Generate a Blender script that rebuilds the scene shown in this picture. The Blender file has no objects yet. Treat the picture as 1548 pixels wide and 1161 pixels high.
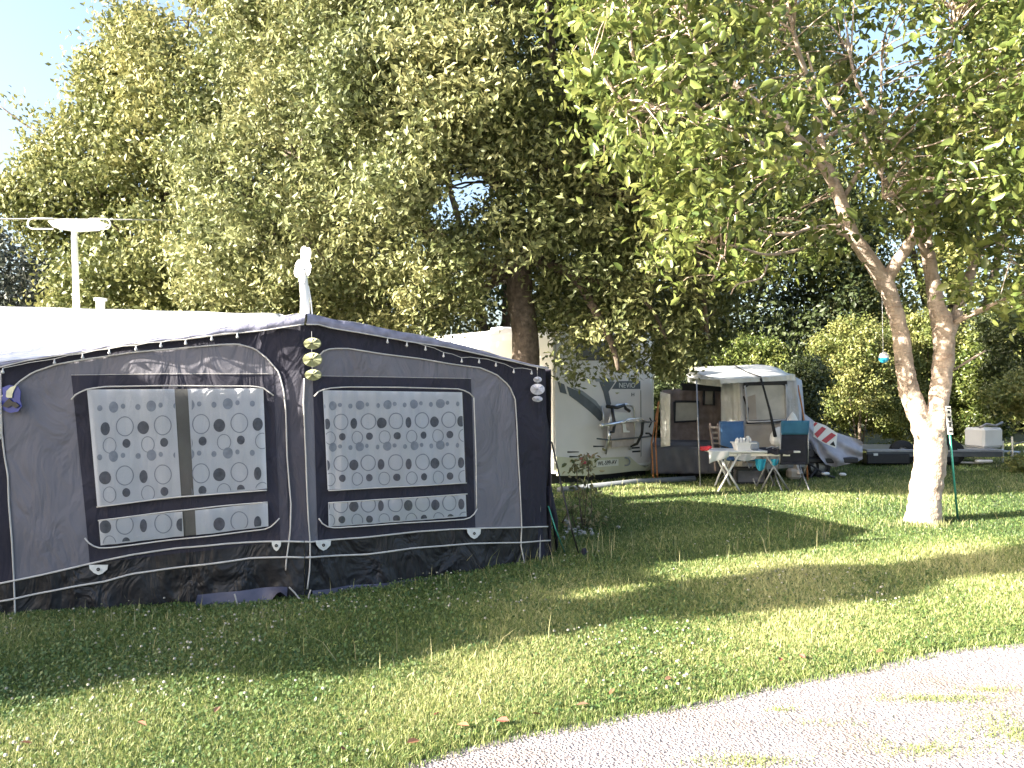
import bpy, math, random
import numpy as np
from mathutils import Vector, Matrix
rng = np.random.default_rng(7)
random.seed(7)
S = bpy.context.scene
# ------------------------------------------------------------------ camera / sky / sun / exposure
FPX, HX, HY, CH = 1215.0, 774.0, 590.0, 1.6      # focal length in photo pixels, image centre x, horizon row, eye height
cd = bpy.data.cameras.new('camera'); cam = bpy.data.objects.new('camera', cd); S.collection.objects.link(cam)
cam.location = (0, 0, CH); cam.rotation_euler = (math.radians(90), 0, 0)
cd.sensor_width = 36; cd.lens = 36*FPX/1548; cd.shift_y = (HY-580.5)/1548; cd.clip_end = 3000; cd.clip_start = .05
S.camera = cam
SUN_EL = math.radians(24); SUN_AZ = math.atan2(-.927, -.375)
sd = Vector((math.sin(SUN_AZ)*math.cos(SUN_EL), math.cos(SUN_AZ)*math.cos(SUN_EL), math.sin(SUN_EL)))
w = bpy.data.worlds.new('World'); S.world = w; w.use_nodes = True
nt = w.node_tree; bg = nt.nodes['Background']; sky = nt.nodes.new('ShaderNodeTexSky')
sky.sky_type = 'NISHITA'; sky.sun_disc = False; sky.sun_elevation = SUN_EL; sky.sun_rotation = SUN_AZ
sky.air_density = 1.0; sky.dust_density = 4.0; sky.ozone_density = 1.2
nt.links.new(sky.outputs[0], bg.inputs[0]); bg.inputs[1].default_value = .085
ld = bpy.data.lights.new('sun', 'SUN'); ld.energy = 5.0; ld.angle = math.radians(.5); ld.color = (1, .93, .80)
sun = bpy.data.objects.new('sun', ld); S.collection.objects.link(sun)
sun.rotation_euler = (-sd).to_track_quat('-Z', 'Y').to_euler()
S.view_settings.view_transform = 'Standard'; S.view_settings.look = 'None'
S.view_settings.exposure = 2.55; S.view_settings.gamma = 1
try:
    S.cycles.max_bounces = 8; S.cycles.transparent_max_bounces = 12
except Exception: pass

# ------------------------------------------------------------------ helpers
def at(px, py, Y):                       # the world point seen at a photo pixel, at distance Y
    return Vector(((px-HX)/FPX*Y, Y, CH+(HY-py)/FPX*Y))
def gnd(px, py):
    Y = CH*FPX/(py-HY); return Vector(((px-HX)/FPX*Y, Y, 0))
def link(o): S.collection.objects.link(o); return o
def tag(o, label=None, cat=None, group=None, kind=None):
    if label: o['label'] = label
    if cat: o['category'] = cat
    if group: o['group'] = group
    if kind: o['kind'] = kind
    return o
def thing(name, loc, label, cat, group=None):
    o = bpy.data.objects.new(name, None); o.location = loc; o.empty_display_size = .1; link(o)
    return tag(o, label, cat, group)
def wloc(o):
    v = Vector(o.location); p = o.parent
    return v
def attach(o, parent):
    if parent is not None:
        o.parent = parent
        M = Matrix.Identity(4); p = parent
        chain = []
        while p is not None: chain.append(p); p = p.parent
        for q in reversed(chain):
            M = M @ q.matrix_parent_inverse @ Matrix.LocRotScale(q.location, q.rotation_euler, q.scale)
        o.matrix_parent_inverse = M.inverted()
    return o
class MB:
    def __init__(s): s.v = []; s.f = []; s.m = []
    def add(s, vs, fs, mi=0):
        n = len(s.v); s.v += [tuple(v) for v in vs]; s.f += [tuple(i+n for i in f) for f in fs]; s.m += [mi]*len(fs); return s
    def box(s, c, d, rz=0, mi=0, rx=0, ry=0, bev=0):
        R = Matrix.Rotation(rz, 3, 'Z') @ Matrix.Rotation(ry, 3, 'Y') @ Matrix.Rotation(rx, 3, 'X')
        c = Vector(c); hx, hy, hz = d[0]/2, d[1]/2, d[2]/2
        if bev <= 0:
            vs = [c+R@Vector((x*hx, y*hy, z*hz)) for z in (-1, 1) for y in (-1, 1) for x in (-1, 1)]
            return s.add(vs, [(0,2,3,1),(4,5,7,6),(0,1,5,4),(2,6,7,3),(0,4,6,2),(1,3,7,5)], mi)
        b = min(bev, hx*.9, hy*.9, hz*.9)
        vs = []; idx = {}
        for sx in (-1,1):
            for sy in (-1,1):
                for sz in (-1,1):
                    for k, p in enumerate(((hx, hy-b, hz-b), (hx-b, hy, hz-b), (hx-b, hy-b, hz))):
                        idx[(sx,sy,sz,k)] = len(vs); vs.append(c+R@Vector((sx*p[0], sy*p[1], sz*p[2])))
        fs = []
        def fix(q, n):
            a, b_, c_ = (vs[q[0]], vs[q[1]], vs[q[2]])
            if (b_-a).cross(c_-b_).dot(n) < 0: q = q[::-1]
            fs.append(tuple(q))
        for k in range(3):
            for sg in (-1, 1):
                o = [i for i in range(3) if i != k]
                q = []
                for a, b2 in ((-1,-1),(1,-1),(1,1),(-1,1)):
                    t = [0,0,0]; t[k] = sg; t[o[0]] = a; t[o[1]] = b2; q.append(idx[(*t, k)])
                n = Vector((0,0,0)); n[k] = sg; fix(q, R@n)
        for k in range(3):
            o = [i for i in range(3) if i != k]
            for a in (-1,1):
                for b2 in (-1,1):
                    q = []
                    for e, kk in ((-1,o[0]),(1,o[0]),(1,o[1]),(-1,o[1])):
                        t = [0,0,0]; t[k] = e; t[o[0]] = a; t[o[1]] = b2; q.append(idx[(*t, kk)])
                    n = Vector((0,0,0)); n[o[0]] = a; n[o[1]] = b2; fix(q, R@n)
        for sx in (-1,1):
            for sy in (-1,1):
                for sz in (-1,1): fix([idx[(sx,sy,sz,0)], idx[(sx,sy,sz,1)], idx[(sx,sy,sz,2)]], R@Vector((sx,sy,sz)))
        return s.add(vs, fs, mi)
    def tube(s, pts, r, n=8, mi=0, cap=True):
        pts = [Vector(p) for p in pts]
        rs = r if isinstance(r, (list, tuple)) else [r]*len(pts)
        vs = []; fs = []; up = None
        for i, p in enumerate(pts):
            d = (pts[min(i+1, len(pts)-1)]-pts[max(i-1, 0)])
            if d.length < 1e-9: d = Vector((0,0,1))
            d.normalize()
            if up is None: up = Vector((0,0,1)) if abs(d.z) < .9 else Vector((1,0,0))
            a = d.cross(up)
            if a.length < 1e-4: a = d.cross(Vector((0,1,0)))
            a.normalize(); b = a.cross(d); up = b if abs(d.z) > .5 else up
            for k in range(n):
                t = 2*math.pi*k/n; vs.append(p+a*math.cos(t)*rs[i]+b*math.sin(t)*rs[i])
        for i in range(len(pts)-1):
            for k in range(n):
                fs.append((i*n+k, i*n+(k+1)%n, (i+1)*n+(k+1)%n, (i+1)*n+k))
        if cap: fs += [tuple(range(n))[::-1], tuple(range((len(pts)-1)*n, len(pts)*n))]
        return s.add(vs, fs, mi)
    def lathe(s, c, prof, n=20, mi=0, axis='Z', sq=(1,1)):
        c = Vector(c); vs = []; fs = []
        for (r, z) in prof:
            for k in range(n):
                t = 2*math.pi*k/n; p = Vector((r*math.cos(t)*sq[0], r*math.sin(t)*sq[1], z))
                if axis == 'Y': p = Vector((p.x, -p.z, p.y))
                if axis == 'X': p = Vector((p.z, p.x, p.y))
                vs.append(c+p)
        for i in range(len(prof)-1):
            for k in range(n): fs.append((i*n+k, i*n+(k+1)%n, (i+1)*n+(k+1)%n, (i+1)*n+k))
        return s.add(vs, fs, mi)
    def prism(s, pts, vec, mi=0):        # polygon (3-D points) extruded by vec
        pts = [Vector(p) for p in pts]; n = len(pts); vec = Vector(vec)
        return s.add(pts+[p+vec for p in pts], [tuple(range(n))[::-1], tuple(range(n, 2*n))]+[(i, (i+1)%n, n+(i+1)%n, n+i) for i in range(n)], mi)
    def grid(s, rows, mi=0):
        nu = len(rows[0]); vs = [p for r in rows for p in r]; fs = []
        for j in range(len(rows)-1):
            for i in range(nu-1): fs.append((j*nu+i, j*nu+i+1, (j+1)*nu+i+1, (j+1)*nu+i))
        return s.add(vs, fs, mi)
    def build(s, name, mats, parent=None, smooth=False, solid=0):
        me = bpy.data.meshes.new(name); me.from_pydata(s.v, [], s.f)
        if not isinstance(mats, (list, tuple)): mats = [mats]
        for m in mats: me.materials.append(m)
        if len(mats) > 1: me.polygons.foreach_set('material_index', s.m)
        if smooth: me.polygons.foreach_set('use_smooth', [True]*len(me.polygons))
        me.update()
        o = link(bpy.data.objects.new(name, me)); attach(o, parent)
        if solid:
            md = o.modifiers.new('thickness', 'SOLIDIFY'); md.thickness = solid; md.offset = 0
        return o
def np_mesh(name, V, F, mats, parent=None, rnd=None, smooth=False, mi=None):
    me = bpy.data.meshes.new(name); V = np.ascontiguousarray(V, dtype=np.float32); F = np.ascontiguousarray(F, dtype=np.int32)
    k = F.shape[1]; me.vertices.add(len(V)); me.vertices.foreach_set('co', V.ravel())
    me.loops.add(F.size); me.loops.foreach_set('vertex_index', F.ravel())
    me.polygons.add(len(F)); me.polygons.foreach_set('loop_start', np.arange(0, F.size, k, dtype=np.int32))
    try: me.polygons.foreach_set('loop_total', np.full(len(F), k, dtype=np.int32))
    except Exception: pass
    if not isinstance(mats, (list, tuple)): mats = [mats]
    for m in mats: me.materials.append(m)
    if mi is not None: me.polygons.foreach_set('material_index', mi.astype(np.int32))
    if rnd is not None:
        a = me.attributes.new('rnd', 'FLOAT', 'FACE'); a.data.foreach_set('value', rnd.astype(np.float32))
    if smooth: me.polygons.foreach_set('use_smooth', np.ones(len(F), dtype=bool))
    me.update(calc_edges=True)
    o = link(bpy.data.objects.new(name, me)); attach(o, parent); return o

# ------------------------------------------------------------------ materials
def mat(name, col, rough=.7, var=.12, vscale=6, bump=.0, bscale=60, metal=0, spec=.5, stain=None, coat=0, alpha=None, trans=0, wrinkle=0):
    m = bpy.data.materials.new(name); m.use_nodes = True; nt = m.node_tree; N = nt.nodes; L = nt.links
    b = N['Principled BSDF']; b.inputs['Roughness'].default_value = rough; b.inputs['Metallic'].default_value = metal
    b.inputs['Specular IOR Level'].default_value = spec; b.inputs['Coat Weight'].default_value = coat
    tc = N.new('ShaderNodeTexCoord'); n = N.new('ShaderNodeTexNoise'); n.inputs['Scale'].default_value = vscale; n.inputs['Detail'].default_value = 5
    L.new(tc.outputs['Object'], n.inputs['Vector'])
    mx = N.new('ShaderNodeMix'); mx.data_type = 'RGBA'
    c = Vector(col[:3]); lo = c*(1-var); hi = c*(1+var)
    if stain: lo = Vector(stain)
    mx.inputs[6].default_value = (*lo, 1); mx.inputs[7].default_value = (*[min(x, 1) for x in hi], 1)
    rp = N.new('ShaderNodeMapRange'); rp.inputs['From Min'].default_value = .3; rp.inputs['From Max'].default_value = .7 if not stain else .5
    L.new(n.outputs['Fac'], rp.inputs['Value']); L.new(rp.outputs[0], mx.inputs[0]); L.new(mx.outputs[2], b.inputs['Base Color'])
    if bump:
        n2 = N.new('ShaderNodeTexNoise'); n2.inputs['Scale'].default_value = bscale; n2.inputs['Detail'].default_value = 4
        L.new(tc.outputs['Object'], n2.inputs['Vector'])
        bp = N.new('ShaderNodeBump'); bp.inputs['Strength'].default_value = bump; bp.inputs['Distance'].default_value = .02
        L.new(n2.outputs['Fac'], bp.inputs['Height']); L.new(bp.outputs[0], b.inputs['Normal'])
    if wrinkle:
        n3 = N.new('ShaderNodeTexNoise'); n3.inputs['Scale'].default_value = 2.6; n3.inputs['Detail'].default_value = 3; n3.inputs['Distortion'].default_value = 1.2
        mp_ = N.new('ShaderNodeMapping'); mp_.inputs['Scale'].default_value = (1.6, 1.6, .8); L.new(tc.outputs['Object'], mp_.inputs[0]); L.new(mp_.outputs[0], n3.inputs['Vector'])
        b3 = N.new('ShaderNodeBump'); b3.inputs['Strength'].default_value = wrinkle; b3.inputs['Distance'].default_value = .12; L.new(n3.outputs['Fac'], b3.inputs['Height'])
        L.new(b3.outputs[0], (bp.inputs['Normal'] if bump else b.inputs['Normal']))
    if trans:
        out = N['Material Output']; t = N.new('ShaderNodeBsdfTranslucent'); L.new(mx.outputs[2], t.inputs[0])
        ms = N.new('ShaderNodeMixShader'); ms.inputs[0].default_value = trans
        L.new(b.outputs[0], ms.inputs[1]); L.new(t.outputs[0], ms.inputs[2]); L.new(ms.outputs[0], out.inputs[0])
    if alpha is not None: b.inputs['Alpha'].default_value = alpha
    return m
def leafmat(name, cols, rough=.42, trans=.3, spec=.5):
    m = bpy.data.materials.new(name); m.use_nodes = True; nt = m.node_tree; N = nt.nodes; L = nt.links
    b = N['Principled BSDF']; b.inputs['Roughness'].default_value = rough; b.inputs['Specular IOR Level'].default_value = spec
    a = N.new('ShaderNodeAttribute'); a.attribute_name = 'rnd'
    cr = N.new('ShaderNodeValToRGB'); e = cr.color_ramp.elements
    while len(e) < len(cols): e.new(.5)
    for i, c in enumerate(cols): e[i].position = i/(len(cols)-1); e[i].color = (*c, 1)
    L.new(a.outputs['Fac'], cr.inputs[0]); L.new(cr.outputs[0], b.inputs['Base Color'])
    t = N.new('ShaderNodeBsdfTranslucent'); hs = N.new('ShaderNodeHueSaturation'); hs.inputs['Value'].default_value = 1.5; hs.inputs['Saturation'].default_value = .95
    hs.inputs['Hue'].default_value = .485
    L.new(cr.outputs[0], hs.inputs['Color']); L.new(hs.outputs[0], t.inputs[0])
    ms = N.new('ShaderNodeMixShader'); ms.inputs[0].default_value = trans
    L.new(b.outputs[0], ms.inputs[1]); L.new(t.outputs[0], ms.inputs[2]); L.new(ms.outputs[0], N['Material Output'].inputs[0])
    return m
M = {}
M['canvas_dark'] = mat('dark_navy_canvas', (.017,.016,.030), .85, .15, 3, .25, 220, wrinkle=.6)
M['canvas_frame'] = mat('dark_purple_canvas', (.019,.018,.033), .8, .15, 4, .2, 250, wrinkle=.6)
M['canvas_grey'] = mat('grey_canvas', (.150,.145,.170), .85, .10, 2.2, .25, 240, wrinkle=.6)
M['canvas_strip'] = mat('mid_grey_canvas', (.055,.053,.072), .85, .12, 3, .25, 240, wrinkle=.6)
M['skirt'] = mat('black_vinyl_skirt', (.010,.010,.014), .55, .25, 3, .3, 25, wrinkle=.9)
M['flap'] = mat('grey_mud_flap', (.06,.062,.095), .5, .3, 5, .3, 12)
M['piping'] = mat('pale_piping', (.50,.48,.46), .6, .1, 9)
M['roof_canvas'] = mat('awning_roof_canvas', (.62,.62,.66), .7, .05, 2, .25, 14, wrinkle=.6)
M['valance'] = mat('grey_lilac_valance', (.20,.20,.27), .6, .35, 9, .5, 18)
M['curtain'] = mat('white_curtain', (.68,.67,.70), .85, .05, 5, .2, 90)
M['dot_dark'] = mat('dark_grey_print', (.12,.125,.155), .85, .25, 30)
M['dot_mid'] = mat('pale_grey_print', (.32,.34,.40), .85, .15, 30)
M['dot_ring'] = mat('grey_ring_print', (.30,.31,.36), .85, .1, 30)
M['interior'] = mat('dim_interior_board', (.15,.14,.13), .8, .2, 4)
M['white_paint'] = mat('white_paint', (.78,.78,.76), .35, .05, 3, coat=.2)
M['grp_grey'] = mat('pale_grey_bodywork', (.66,.62,.60), .4, .05, 2, coat=.15)
M['grp_low'] = mat('greenish_grey_bodywork', (.48,.47,.34), .5, .12, 3)
M['decal'] = mat('dark_grey_decal', (.075,.085,.095), .5, .15, 10)
M['decal_mid'] = mat('mid_grey_decal', (.20,.215,.23), .5, .1, 10)
M['black'] = mat('black_rubber', (.012,.012,.013), .7, .2, 20)
M['black_plastic'] = mat('black_plastic', (.018,.018,.022), .4, .2, 20)
M['chrome'] = mat('bright_aluminium', (.72,.72,.74), .28, .06, 10, metal=.85)
M['steel'] = mat('dull_steel', (.35,.35,.36), .45, .15, 15, metal=.6)
M['plate'] = mat('number_plate', (.62,.62,.56), .4, .05, 10)
M['peach'] = mat('peach_paint_panel', (.42,.36,.34), .5, .15, 8)
M['glass_dark'] = mat('dark_window', (.02,.025,.03), .08, .2, 3)
M['tent_white'] = mat('off_white_canvas', (.75,.75,.72), .8, .08, 3, .3, 40, trans=.12, wrinkle=.6)
M['tent_grey'] = mat('pale_grey_canvas', (.50,.50,.53), .8, .12, 4, .3, 40, wrinkle=.6)
M['tent_brown'] = mat('brown_canvas', (.32,.25,.23), .85, .25, 8, .3, 40)
M['tent_dark'] = mat('dark_canvas_trim', (.035,.035,.042), .8, .2, 8)
M['tent_window'] = mat('milky_window', (.48,.46,.43), .3, .22, 3.5)
M['tent_base'] = mat('grey_groundsheet', (.12,.12,.14), .7, .25, 3, .3, 10)
M['beige'] = mat('beige_canvas', (.42,.36,.31), .8, .12, 4)
M['wood_orange'] = mat('orange_pole', (.50,.20,.07), .5, .2, 20)
M['blue'] = mat('teal_blue_fabric', (.035,.15,.28), .8, .12, 6, .3, 150)
M['blue2'] = mat('blue_fabric', (.07,.16,.32), .8, .15, 6, .3, 150)
M['turquoise'] = mat('turquoise_towel', (.03,.33,.48), .9, .2, 12, .5, 120)
M['navy'] = mat('navy_mesh_fabric', (.014,.015,.028), .8, .2, 8, .3, 200)
M['white_plastic'] = mat('white_plastic', (.75,.75,.74), .4, .05, 5)
M['grey_plastic'] = mat('grey_plastic', (.25,.28,.33), .5, .1, 5)
M['red'] = mat('red_plastic', (.55,.03,.04), .4, .1, 5)
M['red_stripe'] = mat('red_reflective_stripe', (.45,.05,.06), .45, .25, 15)
M['cover'] = mat('lilac_grey_cover', (.36,.345,.38), .5, .18, 5, .5, 10)
M['green_pole'] = mat('green_painted_pole', (.03,.22,.17), .4, .15, 15)
M['label'] = mat('worn_white_label', (.62,.62,.60), .6, .1, 30)
M['moon'] = mat('ivory_moon', (.62,.60,.42), .6, .1, 20)
M['ultramarine'] = mat('ultramarine_glass', (.035,.05,.25), .3, .3, 10)
M['lime'] = mat('dull_lime_petals', (.22,.23,.12), .7, .3, 30)
M['clear'] = mat('clear_plastic_rings', (.45,.46,.52), .25, .25, 30, coat=.3)
M['sky_blue'] = mat('sky_blue_paint', (.03,.36,.60), .4, .1, 10)
M['bark_dark'] = mat('dark_rough_bark', (.11,.085,.065), .9, .45, 14, 1.0, 22)
M['bulb'] = mat('pale_bulb', (.5,.5,.5), .3, .1, 10)
M['concrete'] = mat('pale_grey_stone', (.35,.34,.33), .9, .2, 10, .5, 40)
def bark_pale():
    m = mat('pale_smooth_bark', (.42,.335,.27), .85, .30, 7, .7, 45)
    nt = m.node_tree; N = nt.nodes; L = nt.links; b = N['Principled BSDF']
    tc = N.new('ShaderNodeTexCoord'); mp = N.new('ShaderNodeMapping'); mp.inputs['Scale'].default_value = (3, 3, 16)
    L.new(tc.outputs['Object'], mp.inputs[0]); nn = N.new('ShaderNodeTexNoise'); nn.inputs['Scale'].default_value = 2.2; nn.inputs['Detail'].default_value = 8; nn.inputs['Roughness'].default_value = .7
    L.new(mp.outputs[0], nn.inputs['Vector']); r = N.new('ShaderNodeMapRange'); r.inputs[1].default_value = .52; r.inputs[2].default_value = .66
    L.new(nn.outputs['Fac'], r.inputs[0]); mx = N.new('ShaderNodeMix'); mx.data_type = 'RGBA'
    old = b.inputs['Base Color'].links[0].from_socket
    L.new(r.outputs[0], mx.inputs[0]); L.new(old, mx.inputs[6]); mx.inputs[7].default_value = (.30,.21,.16,1); L.new(mx.outputs[2], b.inputs['Base Color'])
    return m
M['bark_pale'] = bark_pale()
def film():
    m = bpy.data.materials.new('clear_window_film'); m.use_nodes = True; nt = m.node_tree; N = nt.nodes; L = nt.links
    for n in list(N):
        if n.type == 'BSDF_PRINCIPLED': N.remove(n)
    t = N.new('ShaderNodeBsdfTransparent'); t.inputs[0].default_value = (.88,.9,.92,1); g = N.new('ShaderNodeBsdfGlossy'); g.inputs[1].default_value = .12
    tc = N.new('ShaderNodeTexCoord'); n = N.new('ShaderNodeTexNoise'); n.inputs['Scale'].default_value = 4; L.new(tc.outputs['Object'], n.inputs['Vector'])
    bp = N.new('ShaderNodeBump'); bp.inputs['Strength'].default_value = .4; bp.inputs['Distance'].default_value = .03; L.new(n.outputs['Fac'], bp.inputs['Height']); L.new(bp.outputs[0], g.inputs['Normal'])
    fr = N.new('ShaderNodeFresnel'); fr.inputs[0].default_value = 1.35; ms = N.new('ShaderNodeMixShader')
    L.new(fr.outputs[0], ms.inputs[0]); L.new(t.outputs[0], ms.inputs[1]); L.new(g.outputs[0], ms.inputs[2]); L.new(ms.outputs[0], N['Material Output'].inputs[0])
    return m
M['film'] = film()
LF = {
 'oak': leafmat('oak_leaves', [(.055,.072,.022),(.115,.138,.048),(.20,.215,.088),(.31,.305,.13)], .5, .20, .45),
 'maple': leafmat('pale_maple_leaves', [(.075,.095,.028),(.13,.152,.05),(.225,.235,.09),(.34,.33,.13)], .5, .22, .45),
 'walnut': leafmat('broad_green_leaves', [(.04,.07,.016),(.09,.125,.03),(.17,.205,.055),(.28,.29,.09)], .34, .30),
 'dark': leafmat('dark_green_leaves', [(.028,.042,.014),(.05,.070,.022),(.09,.11,.036)], .5, .22),
 'hedge': leafmat('hedge_leaves', [(.06,.085,.02),(.13,.16,.042),(.24,.25,.08),(.34,.32,.12)], .45, .3),
 'blue_dark': leafmat('bluish_dark_leaves', [(.03,.04,.03),(.06,.07,.055),(.10,.10,.07)], .5, .2),
 'grass': leafmat('grass_blades', [(.04,.078,.022),(.09,.15,.04),(.21,.255,.075),(.46,.44,.21)], .5, .28),
 'clover': leafmat('clover_leaves', [(.035,.085,.025),(.08,.14,.035),(.17,.22,.07)], .5, .3),
 'flower': leafmat('clover_flowers', [(.18,.19,.11),(.30,.29,.22),(.50,.47,.40)], .7, .2),
 'rose': leafmat('rose_leaves', [(.06,.09,.03),(.20,.19,.09),(.30,.27,.14),(.30,.08,.06)], .45, .3),
 'straw': leafmat('seed_stalks', [(.12,.16,.05),(.28,.27,.12),(.40,.36,.20)], .6, .2),
 'dry': leafmat('dry_leaf', [(.30,.08,.04),(.38,.14,.07),(.25,.13,.06)], .7, .2),
}

# ------------------------------------------------------------------ ground, path
def path_edge(x):       # y of the near edge of the lawn at x
    xs = [-40,-6,-.521,.162,.76,1.456,2.297,3.29,6,12,40]; ys = [-21,.0,3.41,3.82,4.06,4.37,4.79,5.15,6.0,7.6,14]
    return np.interp(x, xs, ys)
def soilmat():
    m = mat('soil_and_thatch', (.085,.09,.035), .95, .35, 9, .8, 60); return m
gb = MB()
gs = [-1500,-200,-60,-30]+[i*1.0 for i in range(-24, 31)]+[60,200,1500]
ys = [-200,-30,-8]+[i*1.0 for i in range(-4, 31)]+[60,200,1500]
gb.grid([[Vector((x, y, 0)) for x in gs] for y in ys])
tag(gb.build('ground', soilmat()), kind='structure')
def gravelmat():
    m = bpy.data.materials.new('pale_gravel'); m.use_nodes = True; nt = m.node_tree; N = nt.nodes; L = nt.links; b = N['Principled BSDF']; b.inputs['Roughness'].default_value = .9
    tc = N.new('ShaderNodeTexCoord'); v = N.new('ShaderNodeTexVoronoi'); v.inputs['Scale'].default_value = 70; L.new(tc.outputs['Object'], v.inputs['Vector'])
    n = N.new('ShaderNodeTexNoise'); n.inputs['Scale'].default_value = 1.1; n.inputs['Detail'].default_value = 7; L.new(tc.outputs['Object'], n.inputs['Vector'])
    cr = N.new('ShaderNodeValToRGB'); e = cr.color_ramp.elements; e[0].position = .0; e[0].color = (.15,.13,.13,1); e[1].position = .7; e[1].color = (.35,.305,.305,1)
    L.new(v.outputs['Color'], cr.inputs[0])
    r = N.new('ShaderNodeMapRange'); r.inputs[1].default_value = .52; r.inputs[2].default_value = .72; L.new(n.outputs['Fac'], r.inputs[0])
    mx = N.new('ShaderNodeMix'); mx.data_type = 'RGBA'; L.new(r.outputs[0], mx.inputs[0]); L.new(cr.outputs[0], mx.inputs[6]); mx.inputs[7].default_value = (.22,.165,.13,1)
    L.new(mx.outputs[2], b.inputs['Base Color'])
    bp = N.new('ShaderNodeBump'); bp.inputs['Strength'].default_value = .9; bp.inputs['Distance'].default_value = .012
    L.new(v.outputs['Distance'], bp.inputs['Height']); L.new(bp.outputs[0], b.inputs['Normal'])
    return m
M['gravel'] = gravelmat()
pb = MB(); top = []; bot = []
for x in np.linspace(-8, 30, 300):
    e = float(path_edge(x)) + .012*math.sin(x*5)+.01*math.sin(x*23+1)+.008*math.sin(x*47)
    top.append(Vector((x, e, .004))); bot.append(Vector((x+2.5, e-5.5, .004)))
pb.grid([bot, top]); tag(pb.build('path', M['gravel']), kind='structure')
# loose pebbles on the path
n = 22000
X = rng.uniform(-1.5, 5.0, n); Y = rng.uniform(2.8, 5.6, n); k = (Y < path_edge(X)-.02); X = X[k]; Y = Y[k]; n = len(X)
sz = rng.uniform(.0025, .0065, n)*(1+.8*(rng.random(n) > .97))
V = np.zeros((n, 5, 3)); ang = rng.uniform(0, 6.28, n)
for i in range(4):
    V[:, i, 0] = X+np.cos(ang+i*1.57)*sz*rng.uniform(.7, 1.2, n); V[:, i, 1] = Y+np.sin(ang+i*1.57)*sz*rng.uniform(.7, 1.2, n); V[:, i, 2] = .004
V[:, 4, 0] = X; V[:, 4, 1] = Y; V[:, 4, 2] = .004+sz*rng.uniform(.5, .9, n)
b_ = (np.arange(n)*5)[:, None]
F = np.concatenate([b_+np.array([[i, (i+1) % 4, 4]]) for i in range(4)])
pm_ = leafmat('pebbles', [(.13,.11,.11),(.26,.23,.22),(.42,.38,.37)], .8, 0)
tag(np_mesh('path_gravel', V.reshape(-1, 3), F, pm_, rnd=np.tile(rng.random(n), 4)), 'loose pale gravel lying on the path', 'gravel', kind='stuff')

# ------------------------------------------------------------------ grass
def lownoise(x, y, s=1.0, seed=0):
    r = np.random.default_rng(seed); o = 0
    for i in range(7):
        a = r.uniform(0, 6.28); f = s*r.uniform(.5, 2.6); o = o+np.sin((x*np.cos(a)+y*np.sin(a))*f+r.uniform(0, 6.28))
    return o/7**.5
def blades(X, Y, H, Wd, lean=.5, seed=1):
    r = np.random.default_rng(seed); n = len(X); a = r.uniform(0, 6.28, n); la = r.uniform(0, 6.28, n); le = H*np.abs(r.normal(0, lean, n))
    dx, dy = np.cos(a)*Wd/2, np.sin(a)*Wd/2; lx, ly = np.cos(la)*le, np.sin(la)*le
    V = np.zeros((n, 5, 3))
    V[:, 0] = np.stack([X-dx, Y-dy, 0*X], 1); V[:, 1] = np.stack([X+dx, Y+dy, 0*X], 1)
    V[:, 2] = np.stack([X+dx*.8+lx*.35, Y+dy*.8+ly*.35, H*.55], 1); V[:, 3] = np.stack([X-dx*.8+lx*.35, Y-dy*.8+ly*.35, H*.55], 1)
    V[:, 4] = np.stack([X+lx, Y+ly, H], 1)
    b = (np.arange(n)*5)[:, None]
    F = np.concatenate([b+np.array([[0, 1, 2]]), b+np.array([[0, 2, 3]]), b+np.array([[3, 2, 4]])])
    return V.reshape(-1, 3), F
def awning_inside(X, Y):   # keep grass off the awning floor
    return (Y > 5.9+.238*(X+3.5)) & (Y > 6.35+.73*(X+1.62)) & (X < .45) & (X > -8) & (Y < 11.5)
def sample_ground(n, y0, y1, power=1.0):
    u = rng.random(n); Y = (y0**(-power)+u*(y1**(-power)-y0**(-power)))**(-1/power)
    X = rng.uniform(-.70, .70, n)*Y; return X, Y
X, Y = sample_ground(950000, 3.1, 24, .9)
edge = path_edge(X)+.022*lownoise(X, Y, 6, 3)
k = (Y > edge-.0-.12*rng.random(len(X))**4) & ~awning_inside(X, Y); X = X[k]; Y = Y[k]
pn = lownoise(X, Y, 1.6, 5)
H = (.018+.018*rng.random(len(X)))*(1+.28*pn)*np.where(rng.random(len(X)) > .985, 1.7, 1); Wd = .0022+.0009*Y*rng.uniform(.5, 1.2, len(X))
V, F = blades(X, Y, np.clip(H, .015, .15)*(1+.03*Y), Wd, .55)
rn = np.clip(.47+.20*pn+rng.normal(0, .25, len(X))+.1*lownoise(X, Y, .5, 8), 0, 1)
tag(np_mesh('lawn_grass', V, F, LF['grass'], rnd=np.tile(rn, 3)), 'short green lawn grass in sun and shade', 'grass', kind='stuff')
# taller stalks, by the tents, round the trunks, in tufts
XS = []; YS = []; HS = []
for (px, py, nn, sp, h) in ((780,852,34,.5,.2),(830,858,24,.4,.22),(1210,815,30,.35,.25),(1110,835,16,.5,.26),(620,880,30,.7,.18),(1395,797,240,.30,.10),(300,925,40,.9,.15),
        (880,838,30,.3,.3),(500,1010,8,.5,.22),(640,985,10,.6,.22),(130,985,14,1.0,.2),(370,1015,10,.6,.2),(950,775,40,1.4,.22),(1240,770,30,1.5,.22),(1500,780,30,1.2,.2),(1060,800,14,1.2,.2),
        (900,742,50,1.2,.2),(1100,745,60,1.5,.15),(700,930,16,1.2,.15),(960,850,12,.7,.2),(60,940,40,.8,.14)):
    g = gnd(px, py); XS.append(rng.normal(g.x, sp, nn)); YS.append(rng.normal(g.y, sp*.35, nn)); HS.append(h*rng.uniform(.45, 1.1, nn))
X = np.concatenate(XS); Y = np.concatenate(YS); k = ~awning_inside(X, Y); X = X[k]; Y = Y[k]; H = np.concatenate(HS)[k]
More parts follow.
